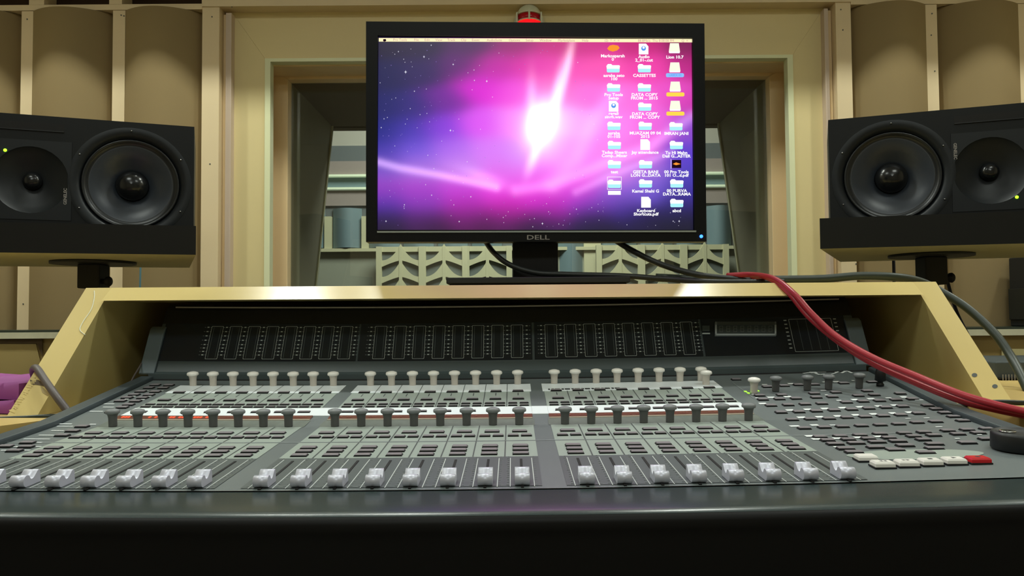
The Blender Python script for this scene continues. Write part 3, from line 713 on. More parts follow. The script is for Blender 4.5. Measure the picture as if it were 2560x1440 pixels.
# --- utility buttons left of the faders and master section (places read off the photograph)
def z7(X, Y): return pan(X/4.236, 923.5+Y/4.236)
def z3(X, Y): return pan(1800+X/4.236, 920+Y/4.236)
def z4(X, Y): return pan(2160+X/4.235, 920+Y/4.235)
bU = proto(btn(.0128, .0080), 'utility_button')
for X, Y in [(1645, 186), (1790, 186), (1578, 216), (1730, 216), (1490, 256), (1645, 256), (1422, 290), (1578, 290), (1347, 322), (1510, 322), (1275, 357), (1435, 357), (1362, 394), (1295, 424), (1180, 470), (870, 629), (770, 677), (660, 724), (295, 803), (280, 846), (155, 889), (60, 845)]:
    p = z7(X, Y); put(bU, p.x, p.y)
b = MB()
def mark(b, p, w, d=.0018, m='ink'): pq(b, p.x, p.x+w, p.y-d/2, p.y+d/2, m, .0006)
for X, Y, W in [(1395, 307, 50), (1560, 307, 50), (1320, 338, 50), (1490, 340, 50), (1540, 250, 50), (1700, 246, 40), (950, 470, 160), (1100, 390, 130), (1090, 424, 140), (620, 605, 150), (950, 605, 70), (600, 630, 180), (540, 675, 140), (410, 724, 160), (250, 765, 270), (350, 800, 90), (140, 845, 70), (350, 842, 80), (230, 882, 80), (10, 885, 70)]:
    mark(b, z7(X, Y-4), W/4.236*pan(600, 1060).y/F*.93, .003)
W3 = [(445, 190, 55), (720, 187, 65), (1195, 176, 70), (1085, 176, 30), (1395, 168, 30), (335, 290, 28), (375, 330, 35), (503, 327, 78), (678, 323, 78), (1065, 265, 60), (1115, 312, 30), (1235, 372, 50), (1393, 368, 70), (1563, 362, 75), (1755, 357, 60), (1915, 352, 65)]
W3 += [(700+x*1.0, 465-i*5, 80) for i, x in enumerate((0, 190, 372, 560, 745, 945, 1115))] + [(820, 543, 85), (1015, 541, 80), (1210, 536, 75), (1400, 528, 75), (1590, 522, 75), (1795, 517, 70), (1970, 512, 75), (905, 740, 90), (975, 773, 105), (1198, 768, 95), (1420, 763, 85), (1635, 757, 85), (1205, 858, 40), (740, 633, 100), (960, 626, 80), (1165, 630, 60), (415, 390, 75)]
for X, Y, W in W3: mark(b, z3(X, Y+20), W/4.236*z3(X, Y).y/F, .0075 if W > 60 else .0045)
for X, Y, W in [(540, 412, 90), (635, 600, 60), (440, 600, 55), (760, 695, 70), (965, 820, 50), (1200, 785, 50)]: mark(b, z4(X, Y-5), W/4.235*z4(X, Y).y/F, .003)
for (Xa, Ya), (Xb, Yb) in (((130, 180), (360, 355)), ((640, 490), (2020, 478)), ((770, 580), (2050, 560)),):
    p, q = z3(Xa, Ya), z3(Xb, Yb); n = (q-p).normalized().cross(Vector((0, 0, 1)))*.0005
    if abs(q.y-p.y) < .03: q.y = p.y; 
    b.poly([Vector((v.x, v.y, sz(v.y)+.0006)) for v in (p-n, q-n, q+n, p+n)], 'inkg')
b.build('panel_print', con)
def z3(X, Y): return pan(1800+X/4.236, 928+Y/4.236)
def z4(X, Y): return pan(2160+X/4.235, 928+Y/4.235)
bM = proto(btn(.0122, .0078), 'master_button'); bL = proto(btn(.0148, .0078), 'master_button')
R3 = [(170, 120), (500, 203), (680, 196), (830, 189), (1000, 189), (1310, 181), (1610, 176), (420, 293), (655, 293), (998, 283), (1228, 276), (1560, 268), (455, 336), (630, 334), (805, 332), (1020, 325), (1190, 321), (1465, 316), (1635, 311), (1910, 303), (540, 401), (722, 398), (900, 393), (1078, 390),
      (1340, 383), (1515, 376), (1690, 373), (1865, 368), (2040, 363), (647, 475), (835, 473), (1020, 468), (1207, 463), (1393, 458), (1575, 451), (1757, 445), (1935, 438), (765, 556), (960, 553), (1155, 551), (1345, 543), (1538, 539), (1727, 533), (1915, 528),
      (892, 647), (1105, 642), (1296, 637), (1497, 632), (1697, 627), (1893, 622), (1060, 742), (1273, 737), (1483, 730), (1693, 721), (1952, 718), (1140, 778), (1357, 773), (1570, 768), (1787, 763)]
R4 = [(578, 514), (563, 610), (760, 605), (634, 712), (888, 702), (1094, 697), (1300, 692), (525, 752), (738, 747), (995, 739), (1210, 732), (675, 434), (765, 474), (855, 514), (950, 557), (1048, 602), (628, 790)]
for X, Y in R3: p = z3(X, Y); put(bM, p.x, p.y)
for X, Y in R4: p = z4(X, Y); put(bM, p.x, p.y)
for f, X, Y in [(z3, 1220, 818), (z3, 1442, 813), (z3, 1664, 805), (z3, 1883, 800), (z3, 1330, 868), (z3, 1648, 860), (z3, 1960, 848), (z3, 1420, 908), (z3, 1858, 891), (z4, 745, 838), (z4, 745, 882), (z4, 652, 925), (z4, 1310, 797), (z4, 1095, 832)]:
    p = f(X, Y); put(bL, p.x, p.y)
# cursor plate
b = MB(); pc_ = z4(540, 935); b.poly([(pc_.x+.062*math.cos(a), pc_.y+.020*math.sin(a), sz(pc_.y+.020*math.sin(a))+.0004) for a in [2*math.pi*i/32 for i in range(32)]], 'overlay'); b.build('cursor_plate', con)
# green print of the lit corner
for X, Y in ((270, 245), (300, 262), (400, 240)):
    p = z3(X, Y); b = MB(); pq(b, p.x-.0016, p.x+.0016, p.y-.0025, p.y+.002, 'yg', .0008, .0006); o = b.build('status_led', con); o['label'] = 'small lime green indicator light'
# monitor-section knobs
kM = proto(mush, 'master_knob', 'kd', 'kdt', .98)
p = z3(360, 262); put(kW, p.x, p.y)
p = pan(1765, 968); put(kW, p.x, p.y)
for X, Y in ((590, 247), (925, 242), (1150, 240), (1475, 232)): p = z3(X, Y); put(kM, p.x, p.y)
def pot(b): b.lathe([(.0050, 0), (.0050, .0025), (.0036, .004), (.0036, .006), (.0072, .0075), (.0066, .019), (.0052, .0235), (.0045, .024), (0, .024)], 'kb', seg=20)
kP = proto(pot, 'talkback_knob'); p = z3(1697, 214); put(kP, p.x, p.y)
# transport keys
def tkey(m, mk):
    def f(b):
        b.box(-.0092, .0092, -.0070, .0070, -.0002, .0010, 'btnd')
        n = [(-.0084, -.0062), (.0084, -.0062), (.0084, .0062), (-.0084, .0062)]; q = [(x*.88, y*.8) for x, y in n]
        b.prism([(x, y, .0008) for x, y in n], [(x, y, .0036) for x, y in n], m); b.prism([(x, y, .0036) for x, y in n], [(x, y, .0050) for x, y in q], m)
        for sh in {0: [], 1: [[(-.003, 0), (0, .002), (0, -.002)], [(.0005, 0), (.0035, .002), (.0035, -.002)]], 2: [[(.003, 0), (0, .002), (0, -.002)], [(-.0005, 0), (-.0035, .002), (-.0035, -.002)]], 3: [[(-.002, -.0018), (.002, -.0018), (.002, .0018), (-.002, .0018)]], 4: [[(.0025, 0), (-.0018, .0022), (-.0018, -.0022)]],
                   5: [[(.0022*math.cos(a), .0022*math.sin(a)) for a in [math.pi*i/6 for i in range(12)]]]}[mk]:
            b.poly([(x, y, .00515) for x, y in sh], 'inkd')
    return f
for f, X, Y, m, mk, lb in ((z3, 1545, 968, 'btnw', 0, 'white transport key set back above the row'), (z4, 197, 1040, 'btnw', 1, 'white rewind key'), (z4, 450, 1033, 'btnw', 2, 'white fast forward key'), (z4, 700, 1025, 'btnw', 3, 'white stop key'), (z4, 952, 1017, 'btnw', 4, 'white play key'), (z4, 1207, 1012, 'btnr', 5, 'red record key')):
    o = proto(tkey(m, mk), 'transport_key'); p = f(X, Y+22); put(o, p.x, p.y); o['label'] = lb
# jog wheel
def jog(b): b.lathe([(.0235, 0), (.0250, .001), (.0250, .014), (.0238, .0162), (.0215, .0162), (.0208, .0150), (0, .0150)], 'kb', seg=48)
jw = proto(jog, 'jog_wheel'); p = pan(2554, 1142); put(jw, p.x, p.y)
b = MB(); b.lathe([(.0070, .0151), (.0070, .0162), (.005, .0163), (0, .0154)], 'chrome', (-.009, .006, 0), seg=20); o = b.build('finger_dimple', jw, local=True)
# console emblem: white brush-like strokes
b = MB()
def stroke(pts, wd):
    for (xa, ya), (xb, yb) in zip(pts, pts[1:]):
        p, q = pan(xa, ya), pan(xb, yb); d = (q-p); d.z = 0; n = Vector((-d.y, d.x, 0)).normalized()*wd/2
        b.poly([Vector((v.x, v.y, sz(v.y)+.0007)) for v in (p-n, q-n, q+n, p+n)], 'ink')
stroke([(2008, 944), (2030, 942), (2037, 943), (2042, 946), (2050, 948.5), (2062, 947)], .004); stroke([(2032, 941), (2036, 944)], .01); stroke([(2040, 942), (2066, 942)], .0015)
stroke([(2078, 948), (2089, 945), (2094, 942.5)], .003); stroke([(2090, 942), (2095, 943)], .008); stroke([(2104, 945.5), (2114, 940.5), (2120, 941), (2130, 946)], .004); stroke([(2113, 942.5), (2118, 942.5)], .002)
b.build('emblem', con)

# ================================================================== MONITOR
YM = 1.30
c00, c10, c11, c01 = P(917, 606, YM-.005), P(1763, 605, YM+.006), P(1758, 63, YM+.006), P(917, 58, YM-.005)
r = thing('computer_monitor', 'black widescreen computer monitor with a glowing pink and purple desktop, on the hutch', 'monitor', (P(1340, 700, 1.30).x, 1.30, HT))
exu = (c10-c00).normalized(); mnorm = Vector((exu.y, -exu.x, 0)).normalized()   # towards the viewer
def mp(px, py, off=0):   # point of the monitor's face plane
    n = mnorm; d = ray(px, py); q = c00+n*off; return CAM+d*((q-CAM).dot(n)/d.dot(n))
def frame(b, outer, inner, o0, o1, m):
    for i in range(4):
        j = (i+1) % 4
        A = [mp(*outer[i], o0), mp(*outer[j], o0), mp(*inner[j], o0), mp(*inner[i], o0)]; B = [mp(*outer[i], o0)+mnorm*(o1-o0), mp(*outer[j], o0)+mnorm*(o1-o0), mp(*inner[j], o0)+mnorm*(o1-o0), mp(*inner[i], o0)+mnorm*(o1-o0)]
        b.prism(A, B, m)
OUT = [(917, 606), (1763, 605), (1758, 63), (917, 58)]; INN = [(944, 576), (1733, 576), (1729, 99), (946, 92)]
b = MB(); frame(b, OUT, INN, -.004, .004, 'bezel'); b.build('bezel', r)
b = MB(); q = [mp(*o_, -.0045) for o_ in OUT]; cen = sum(q, Vector())/4
q1 = [p-mnorm*.02 for p in q]; q2 = [cen+(p-cen)*.8-mnorm*.05 for p in q]; b.prism(q1, q, 'bezel'); b.prism(q2, q1, 'bezel'); b.build('back_shell', r)
b = MB(); A = [mp(943, 582, .0042), mp(1740, 580.5, .0042), mp(1740, 576.5, .0042), mp(943, 578, .0042)]; b.prism(A, [p+mnorm*.0015 for p in A], 'bezels'); b.build('bottom_strip', r)
b = MB(); add_text(b, 'DELL', 26, 'logo', lambda x, y: mp(1345+x*1.0, 594-y*.62, .0045), bold=.3); b.build('emblem', r)
b = MB(); p = mp(1753, 591, .0045); b.lathe([(.0028, 0), (.0028, .0012), (0, .0014)], 'ledb', (p.x, p.y, p.z), 'y', 12); b.build('power_light', r)
# screen: procedural nebula picture as a colour map of the display
import array
def gs(px, py, cx, cy, sx, sy, ang=0):
    c, s_ = math.cos(ang), math.sin(ang); dx, dy = px-cx, py-cy; u, v = dx*c+dy*s_, -dx*s_+dy*c; return math.exp(-(u/sx)**2-(v/sy)**2)
SAM = [(950, 110, 30, 22, 55), (1050, 115, 38, 25, 62), (1180, 112, 70, 25, 85), (1290, 112, 140, 20, 105), (1390, 112, 190, 30, 120), (1480, 112, 200, 30, 130), (1600, 112, 190, 20, 115), (1720, 112, 120, 20, 80),
       (960, 190, 28, 26, 80), (1060, 180, 45, 30, 90), (1150, 170, 90, 25, 110), (1240, 170, 190, 20, 160), (1330, 165, 225, 40, 170), (1400, 170, 240, 70, 180), (1500, 170, 250, 80, 180), (1620, 170, 240, 60, 170), (1720, 170, 185, 30, 130),
       (960, 270, 28, 30, 100), (1040, 270, 48, 36, 120), (1120, 250, 110, 30, 150), (1200, 220, 220, 20, 210), (1290, 230, 240, 70, 220), (1380, 220, 250, 100, 200), (1480, 240, 250, 110, 220), (1580, 250, 250, 110, 220), (1680, 230, 235, 80, 200), (1730, 250, 200, 50, 170),
       (955, 330, 30, 35, 125), (1030, 330, 65, 50, 170), (1110, 320, 130, 55, 215), (1200, 310, 220, 80, 240), (1290, 310, 245, 130, 245), (1450, 310, 252, 165, 250), (1540, 310, 250, 130, 240), (1640, 310, 240, 100, 220), (1720, 320, 130, 70, 200),
       (955, 380, 60, 50, 165), (1040, 375, 110, 80, 215), (1130, 375, 170, 100, 235), (1220, 380, 215, 120, 245), (1300, 385, 215, 130, 245), (1400, 380, 240, 140, 245), (1500, 370, 248, 130, 240), (1600, 380, 240, 110, 225), (1700, 390, 90, 60, 200),
       (955, 420, 120, 85, 200), (1050, 420, 165, 110, 220), (1150, 420, 200, 130, 235), (1260, 430, 220, 110, 235), (1350, 440, 235, 100, 235), (1450, 430, 248, 120, 240), (1540, 430, 225, 130, 235), (1620, 430, 160, 110, 220), (1710, 440, 70, 60, 180),
       (955, 470, 150, 60, 190), (1050, 470, 170, 60, 200), (1150, 470, 200, 60, 215), (1250, 470, 235, 60, 225), (1340, 480, 235, 50, 220), (1440, 470, 230, 70, 225), (1540, 480, 140, 90, 215), (1620, 470, 110, 85, 205), (1710, 480, 60, 45, 150),
       (960, 505, 80, 45, 170), (1060, 505, 130, 50, 180), (1160, 510, 170, 30, 170), (1270, 515, 190, 25, 170), (1370, 510, 180, 30, 180), (1470, 505, 120, 50, 180), (1560, 515, 60, 40, 140), (1700, 520, 38, 30, 95),
       (960, 545, 45, 25, 75), (1060, 550, 70, 25, 90), (1160, 550, 110, 22, 110), (1260, 555, 90, 20, 95), (1360, 550, 60, 22, 85), (1480, 550, 38, 25, 75), (1600, 555, 28, 22, 60), (1710, 560, 25, 22, 50),
       (960, 575, 28, 20, 45), (1100, 575, 40, 18, 50), (1200, 575, 60, 16, 60), (1320, 575, 35, 18, 50), (1500, 575, 24, 20, 45), (1710, 575, 20, 20, 40)]
SAM = [(x, y, *lin((r_, g_, b_))) for x, y, r_, g_, b_ in SAM]
def streak(px, py, pts, w):
    best = 1e9
    for (xa, ya), (xb, yb) in zip(pts, pts[1:]):
        dx, dy = xb-xa, yb-ya; t = max(0, min(1, ((px-xa)*dx+(py-ya)*dy)/(dx*dx+dy*dy))); d = math.hypot(px-xa-t*dx, py-ya-t*dy); best = min(best, d)
    return math.exp(-(best/w)**2)
def neb(px, py):
    R = G = B = W = 0
    for x, y, a, g, c in SAM:
        dx, dy = (px-x)/52, (py-y)/34
        if abs(dx) > 3.2 or abs(dy) > 3.4: continue
        k = math.exp(-dx*dx-dy*dy)+1e-9; R += a*k; G += g*k; B += c*k; W += k
    R /= W; G /= W; B /= W
    c = 1.9*gs(px, py, 1352, 308, 27, 44, .25)+.55*gs(px, py, 1358, 318, 55, 70, .2)+.8*gs(px, py, 1393, 240, 13, 70, .22)*(1 if py > 100 else 0)+.5*gs(px, py, 1420, 160, 9, 60, .2)+.3*gs(px, py, 1329, 255, 12, 60, 0)+.55*gs(px, py, 1335, 390, 11, 40, .35)
    R += c; G += c*.95; B += c
    k = .45*streak(px, py, [(945, 405), (1000, 420), (1100, 438), (1180, 455), (1240, 468)], 10)+.35*gs(px, py, 1210, 445, 55, 16, .35)
    k += .25*streak(px, py, [(1290, 475), (1380, 462), (1450, 435), (1530, 400), (1620, 370), (1730, 290)], 14)+.22*streak(px, py, [(1380, 460), (1440, 400), (1480, 310), (1530, 240)], 22)+.2*streak(px, py, [(1440, 480), (1550, 430), (1680, 380)], 10)
    R += k*.9; G += k*.55; B += k*.9
    return min(R, 1.6), min(G, 1.6), min(B, 1.6)
NX, NY = 150, 92
def lerp2(u, v, off):   # u right, v down, inside INN
    bl, brr, tr, tl = INN; 
    x = (tl[0]*(1-u)+tr[0]*u)*(1-v)+(bl[0]*(1-u)+brr[0]*u)*v; y = (tl[1]*(1-u)+tr[1]*u)*(1-v)+(bl[1]*(1-u)+brr[1]*u)*v
    return x, y
verts, cols = [], []
for j in range(NY+1):
    for i in range(NX+1):
        x, y = lerp2(i/NX, j/NY, 0); verts.append((mp(x, y, -.002)-r.location)[:]); cols.append(neb(x, y))
me = bpy.data.meshes.new('screen'); me.from_pydata(verts, [], [(j*(NX+1)+i, (j+1)*(NX+1)+i, (j+1)*(NX+1)+i+1, j*(NX+1)+i+1) for j in range(NY) for i in range(NX)])
ca = me.color_attributes.new('picture', 'FLOAT_COLOR', 'POINT')
for i, c in enumerate(cols): ca.data[i].color = (*c, 1)
m = bpy.data.materials.new('screen_picture'); m.use_nodes = True; nt = m.node_tree; bs = nt.nodes['Principled BSDF']
at = nt.nodes.new('ShaderNodeVertexColor'); at.layer_name = 'picture'; bs.inputs['Base Color'].default_value = (.01, .01, .01, 1); bs.inputs['Roughness'].default_value = .3
nt.links.new(at.outputs[0], bs.inputs['Emission Color']); bs.inputs['Emission Strength'].default_value = 1.0
me.materials.append(m); scr = bpy.data.objects.new('screen', me); COL.objects.link(scr); scr.parent = r
e = lambda n, c, s_=1.0: emis(n, lin(c), s_)
EW, EC, EB, EY, EO, EK, EM_, EP = e('icon_white', (255, 255, 255)), e('icon_aqua', (170, 240, 245)), e('icon_blue', (90, 150, 235)), e('icon_yellow', (255, 215, 80)), e('icon_orange', (255, 150, 50)), e('icon_black', (30, 10, 25)), e('menu_bar', (255, 240, 190)), e('icon_ivory', (245, 250, 225))
EA = e('folder_low', (130, 225, 235)); EPu = e('menu_text', (190, 150, 150)); ELb = e('tag_blue', (140, 190, 255))
ic = MB()
def sq(pts, m, off=-.0014, b=None): (b or ic).poly([mp(x, y, off) for x, y in pts], m)
sq([(947, 95), (1732, 97.5), (1732, 106), (947, 104)], EM_, -.0016); menu = ic; ic = MB(); ICONS = []
def folder(x, y, sel=False):
    if sel:
        for q in ([(-18, -18), (18, -18), (18, -17), (-18, -17)], [(-18, 13), (18, 13), (18, 14), (-18, 14)], [(-18, -18), (-17, -18), (-17, 14), (-18, 14)], [(17, -18), (18, -18), (18, 14), (17, 14)]): sq([(x+a, y+c) for a, c in q], EW)
        sq([(x-16, y+17), (x+16, y+17), (x+16, y+27), (x-16, y+27)], EW)
    sq([(x-15, y-9), (x-13, y-11), (x-5, y-11), (x-2, y-8), (x+15, y-8), (x+17, y-6), (x+16, y+1), (x-16, y+1), (x-17, y-6)], EW); sq([(x-16, y+1), (x+16, y+1), (x+16, y+8), (x+14, y+10), (x-14, y+10), (x-16, y+8)], EC)
def doc(x, y, blue=False):
    sq([(x-12, y-14), (x+6, y-14), (x+12, y-7), (x+12, y+13), (x-12, y+13)], EW)
    if blue: sq([(x+6*math.cos(a), y-2+6*math.sin(a)) for a in [math.pi*i/6 for i in range(12)]], EB, -.0012); sq([(x+3*math.cos(a), y-4+3*math.sin(a)) for a in [math.pi*i/6 for i in range(12)]], EW, -.001)
def drive(x, y, tagm=None):
    sq([(x-11, y-13), (x+11, y-13), (x+14, y+8), (x-14, y+8)], EP); sq([(x-14, y+8), (x+14, y+8), (x+13, y+12), (x-13, y+12)], EW)
    if tagm: sq([(x-22, y+16), (x-20, y+14), (x+20, y+14), (x+23, y+16), (x+23, y+22), (x+20, y+24), (x-20, y+24), (x-22, y+22)], tagm)
tx = MB()
def lab(x, y, *ls):
    global ic
    for i, l in enumerate(ls): add_text(ic, l, 11.5, EW, lambda a, c, x=x, y=y+i*8.5: mp(x+a, y-c*.9, -.0011), bold=.35, sx=1.0)
    ICONS.append(ic); ic = MB()
sq([(1518, 121), (1524, 114), (1532, 112), (1545, 114), (1549, 120), (1543, 126), (1532, 129), (1522, 126)], EO)
lab(1532, 140, 'Markosparsh', '0'); doc(1609, 123, True); lab(1610, 142, 'Audio', '2_01-.cut'); drive(1686, 121); lab(1687, 143, 'Lion 10.7')
folder(1533, 171); lab(1535, 189, 'asraba seto', '100'); folder(1611, 171); lab(1611, 189, 'CASSETTES'); drive(1687, 169, ELb); add_text(ic, 'LABEX 02', 7.5, EB, lambda a, c: mp(1688+a, 188-c, -.0009)); ICONS.append(ic); ic = MB()
folder(1534, 219); lab(1534, 237, 'Pro Tools', 'Setup'); folder(1611, 219); lab(1611, 237, 'DATA COPY', 'FROM ... 2015'); drive(1688, 217, EY); ICONS.append(ic); ic = MB()
doc(1534, 266, True); lab(1534, 284, 'regalì', 'singh.wav'); folder(1612, 267); lab(1612, 285, 'DATA COPY', 'FROM ... COPY'); drive(1688, 265, EY); ICONS.append(ic); ic = MB()
folder(1535, 315); lab(1535, 333, 'asraba', '01-105'); folder(1613, 315); lab(1613, 333, 'MUAZAM 09 04', '2015'); folder(1690, 316); lab(1691, 334, 'IMRAN JANI')
folder(1536, 363); lab(1536, 381, 'Tadap Sheers', 'Comp...Mixer'); doc(1613, 362); lab(1613, 381, 'Jay attendance'); folder(1691, 363); lab(1691, 382, 'Tu Hi Mahn', 'Dali G...ASTER')
folder(1536, 411); lab(1536, 430, 'test'); folder(1614, 411); lab(1614, 430, 'GEETA BANI', 'LON G...DATA')
sq([(1680, 400), (1703, 400), (1703, 420), (1680, 420)], EK); sq([(1682, 410), (1690, 406), (1702, 410), (1690, 413)], EO, -.0012); sq([(1677, 398), (1678, 398), (1678, 422), (1677, 422)], EW); lab(1691, 430, '00 Pro Tools', '101 O...d.pdf')
folder(1536, 460, True); ICONS.append(ic); ic = MB(); folder(1614, 459); lab(1614, 478, 'Kamal Shahi G'); folder(1692, 459); lab(1692, 477, '00 PURVA', 'DATA...RAMA')
doc(1615, 506); lab(1615, 527, 'Keyboard', 'Shortcuts.pdf'); folder(1692, 508); lab(1692, 527, 'abcd')

ic = menu; sq([(958, 98), (964, 97.5), (966, 101), (963, 104), (958, 103.5)], EK, -.0012)
for xx, l in ((1000, 'Pro Tools'), (1041, 'File'), (1068, 'Edit'), (1097, 'View'), (1128, 'Track'), (1159, 'Clip'), (1189, 'Event'), (1236, 'AudioSuite'), (1286, 'Options'), (1324, 'Setup'), (1364, 'Window'), (1416, 'Marketplace'), (1463, 'Help'), (1530, '(2)  *  <  ='), (1640, '88.8Mb/s  Thu 8:08:08 PM'), (1712, 'Q  =')):
    add_text(ic, l, 9, EPu, lambda a, c, xx=xx: mp(xx+a, 99.5+(xx-945)*.0035-c, -.0011), sx=.95)
ic.build('menu_bar', scr); ic = MB()
for q in ICONS: q.build('desktop_icon', scr)
rnd = random.Random(3)
SC = e('star', (240, 240, 255)); SD = e('star_dim', (150, 130, 210))
big = [(1014, 180, 4), (1133, 161, 2.6), (1126, 326, 3), (1217, 203, 3), (1078, 113, 2), (996, 129, 2), (1060, 142, 3), (965, 553, 2.5), (1148, 554, 2.4), (1356, 559, 3), (1398, 582, 0), (1698, 553, 2.8), (1011, 512, 2), (1177, 492, 2.2), (1079, 488, 2), (1397, 560, 1.5), (1332, 567, 1.8), (953, 319, 2), (960, 297, 1.8), (1036, 228, 2), (1186, 201, 2), (1185, 175, 1.8), (1441, 523, 2), (1683, 553, 2)]
def star(x, y, s_, m):
    sq([(x-s_, y), (x-s_*.2, y-s_*.2), (x, y-s_*1.2), (x+s_*.2, y-s_*.2), (x+s_, y), (x+s_*.2, y+s_*.2), (x, y+s_*1.2), (x-s_*.2, y+s_*.2)], m, -.0015)
for x, y, s_ in big:
    if s_: star(x, y, s_, SC)
for i in range(230):
    x = 950+rnd.random()**1.3*560; y = 112+rnd.random()*455
    if abs(x-1340) < 90 and 180 < y < 480: continue
    star(x, y, .7+rnd.random()*1.0, SC if rnd.random() < .4 else SD)
for i in range(40): star(1250+rnd.random()*470, 500+rnd.random()*68, .7+rnd.random(), SC)
o = ic.build('stars', scr); o['kind'] = 'stuff'
# stand
b = MB(); p0, p1 = P(1281, 600, 1.345), P(1394, 600, 1.345); b.box(p0.x, p1.x, 1.335, 1.375, HT+.012, c00.z+.2, 'blackm'); b.build('neck', r, bevel=.002)
b = MB(); p0, p1 = P(1116, 700, 1.215), P(1575, 700, 1.215); b.box(p0.x+.004, p1.x-.004, 1.22, 1.42, HT+.0003, HT+.003, 'blackm'); b.box(p0.x, p1.x, 1.212, 1.43, HT+.003, HT+.0125, 'black'); b.build('base', r, bevel=.0015)

# ================================================================== SPEAKERS
def speaker(left):
    sg = -1 if left else 1
    Yi = 1.87; ang = math.radians(21)
    xi = P(485, 440, Yi).x if left else P(2073, 420, Yi).x
    zt = P(485, 317, Yi).z if left else P(2073, 300, Yi).z; zb = zt-.278; L = .46
    r = thing('studio_monitor_speaker', 'black studio speaker lying sideways on the %s stand, green light %s' % (('left', 'at upper left') if left else ('right', 'at lower right')), 'speaker', (xi, Yi, zb), -sg*ang, 'studio speakers on stands')
    # local: x measured outward from the inner edge times sg, y back, z up
    X = lambda d: sg*d
    wz = .136; wx = .134; tz = .134; tx_ = .334 if left else .331
    b = MB()
    # cabinet with a woofer hole: front as ring fan + body
    H = .278; D = .27
    def fan(cx, cz, R, x0, x1, z0, z1, m, yo=0):
        n = 32; inner = [(cx+R*math.cos(2*math.pi*i/n), cz+R*math.sin(2*math.pi*i/n)) for i in range(n)]; outer = []
        for i in range(n):
            a = 2*math.pi*i/n; c, s2 = math.cos(a), math.sin(a); k = []
            if c > 1e-6: k.append((x1-cx)/c)
            if c < -1e-6: k.append((x0-cx)/c)
            if s2 > 1e-6: k.append((z1-cz)/s2)
            if s2 < -1e-6: k.append((z0-cz)/s2)
            k = min(k); outer.append((cx+c*k, cz+s2*k))
        n0 = len(b.v); b.v += [(X(u), yo, v) for u, v in inner]+[(X(u), yo, v) for u, v in outer]; mi = b.mi(m)
        for i in range(n):
            j = (i+1) % n; b.f.append([n0+i, n0+j, n0+n+j, n0+n+i]); b.m.append(mi); b.sm.append(False)
        for (cxx, czz) in ((x0, z0), (x1, z0), (x1, z1), (x0, z1)):   # corner fill
            a = math.atan2(czz-cz, cxx-cx) % (2*math.pi); i = int(a/(2*math.pi)*n) % n; j = (i+1) % n
            b.poly([(X(outer[i][0]), yo, outer[i][1]), (X(cxx), yo, czz), (X(outer[j][0]), yo, outer[j][1])], m)
    fan(wx, wz, .116, 0, .258, 0, H, 'spk')
    fan(tx_, tz, .074, .258, L, 0, H, 'spk')
    a = [(X(0), 0, 0), (X(L), 0, 0), (X(L), 0, H), (X(0), 0, H)]; c = [(x, D, z) for x, _, z in a]
    for i in range(4): j = (i+1) % 4; b.poly([a[i], a[j], c[j], c[i]], 'spk')
    b.poly(c, 'spk'); cab = b.build('cabinet', r, local=True, recalc=False)
    b = MB(); b.lathe([(.129, .0006), (.125, .0014), (.120, .0014), (.112, .0005), (.1045, -.006), (.1035, -.010)], 'spk2', (X(wx), 0, wz), 'y', 48, caps=False); o = b.build('woofer_ring', r, local=True)
    b = MB(); b.lathe([(.1035, -.010), (.1020, -.0035), (.1000, -.0025), (.096, -.0050), (.0915, -.009), (.088, -.009)], 'rubber', (X(wx), 0, wz), 'y', 48, caps=False)
    o = b.build('woofer_surround', r, local=True)
    b = MB(); b.lathe([(.088, -.009), (.086, -.009), (.060, -.022), (.036, -.036)], 'cone', (X(wx), 0, wz), 'y', 48, caps=False); wo = b.build('woofer_cone', r, local=True)
    b = MB(); b.lathe([(.036, -.036), (.034, -.026), (.029, -.017), (.020, -.010), (.010, -.006), (0, -.005)], 'dome', (X(wx), 0, wz), 'y', 32); b.build('dust_cap', wo, local=True)
    b = MB()
    for k in range(6):
        an = math.radians(90+60*k); b.lathe([(.0022, .0020), (.0018, .0042), (0, .0044)], 'steel', (X(wx)+.121*math.cos(an), 0, wz+.121*math.sin(an)), 'y', 8)
    b.build('screws', r, local=True)
    # tweeter waveguide
    b = MB(); fan(tx_, tz, .074, .254, .425, tz-.088, tz+.088, 'spk2', -.0012)
    for q in ((.254, .2545, tz-.088, tz+.088), (.4245, .425, tz-.088, tz+.088)): b.box(min(X(q[0]), X(q[1])), max(X(q[0]), X(q[1])), -.0012, 0, q[2], q[3], 'spk2')
    b.lathe([(.074, .0012), (.072, -.001), (.058, -.008), (.040, -.016), (.026, -.021), (.019, -.023)], 'spk2', (X(tx_), 0, tz), 'y', 40, caps=False); wg = b.build('tweeter_waveguide', r, local=True, recalc=False)
    b = MB(); b.lathe([(.0200, -.023), (.0195, -.016), (.017, -.010), (.012, -.005), (.006, -.003), (0, -.0025)], 'dome', (X(tx_), 0, tz), 'y', 28); b.build('tweeter_dome', wg, local=True)
    b = MB(); z0 = .253; x0, x1 = (.27, .46) if left else (.262, .395)
    b.box(min(X(x0), X(x1)), max(X(x0), X(x1)), -.0005, .001, z0-.008, z0+.008, 'slot'); b.box(min(X(x0), X(x1)), max(X(x0), X(x1)), -.003, .0, z0-.0098, z0-.0081, 'rubber'); b.build('port_slot', r, local=True)
    b = MB(); lx, lz = (.383, .196) if left else (.378, .072); lx2 = X(lx)
    b.lathe([(.0035, .0012), (.003, .0035), (0, .004)], 'ledg', (lx2, 0, lz+.0), 'y', 12); b.build('power_light', r, local=True)
    b = MB(); ox = X(.266) if left else X(.262); oz = .100 if left else .182
    if left: fn = lambda x, y: Vector((ox-y, -.0020, oz+x))
    else: fn = lambda x, y: Vector((ox+y, -.0020, oz-x))
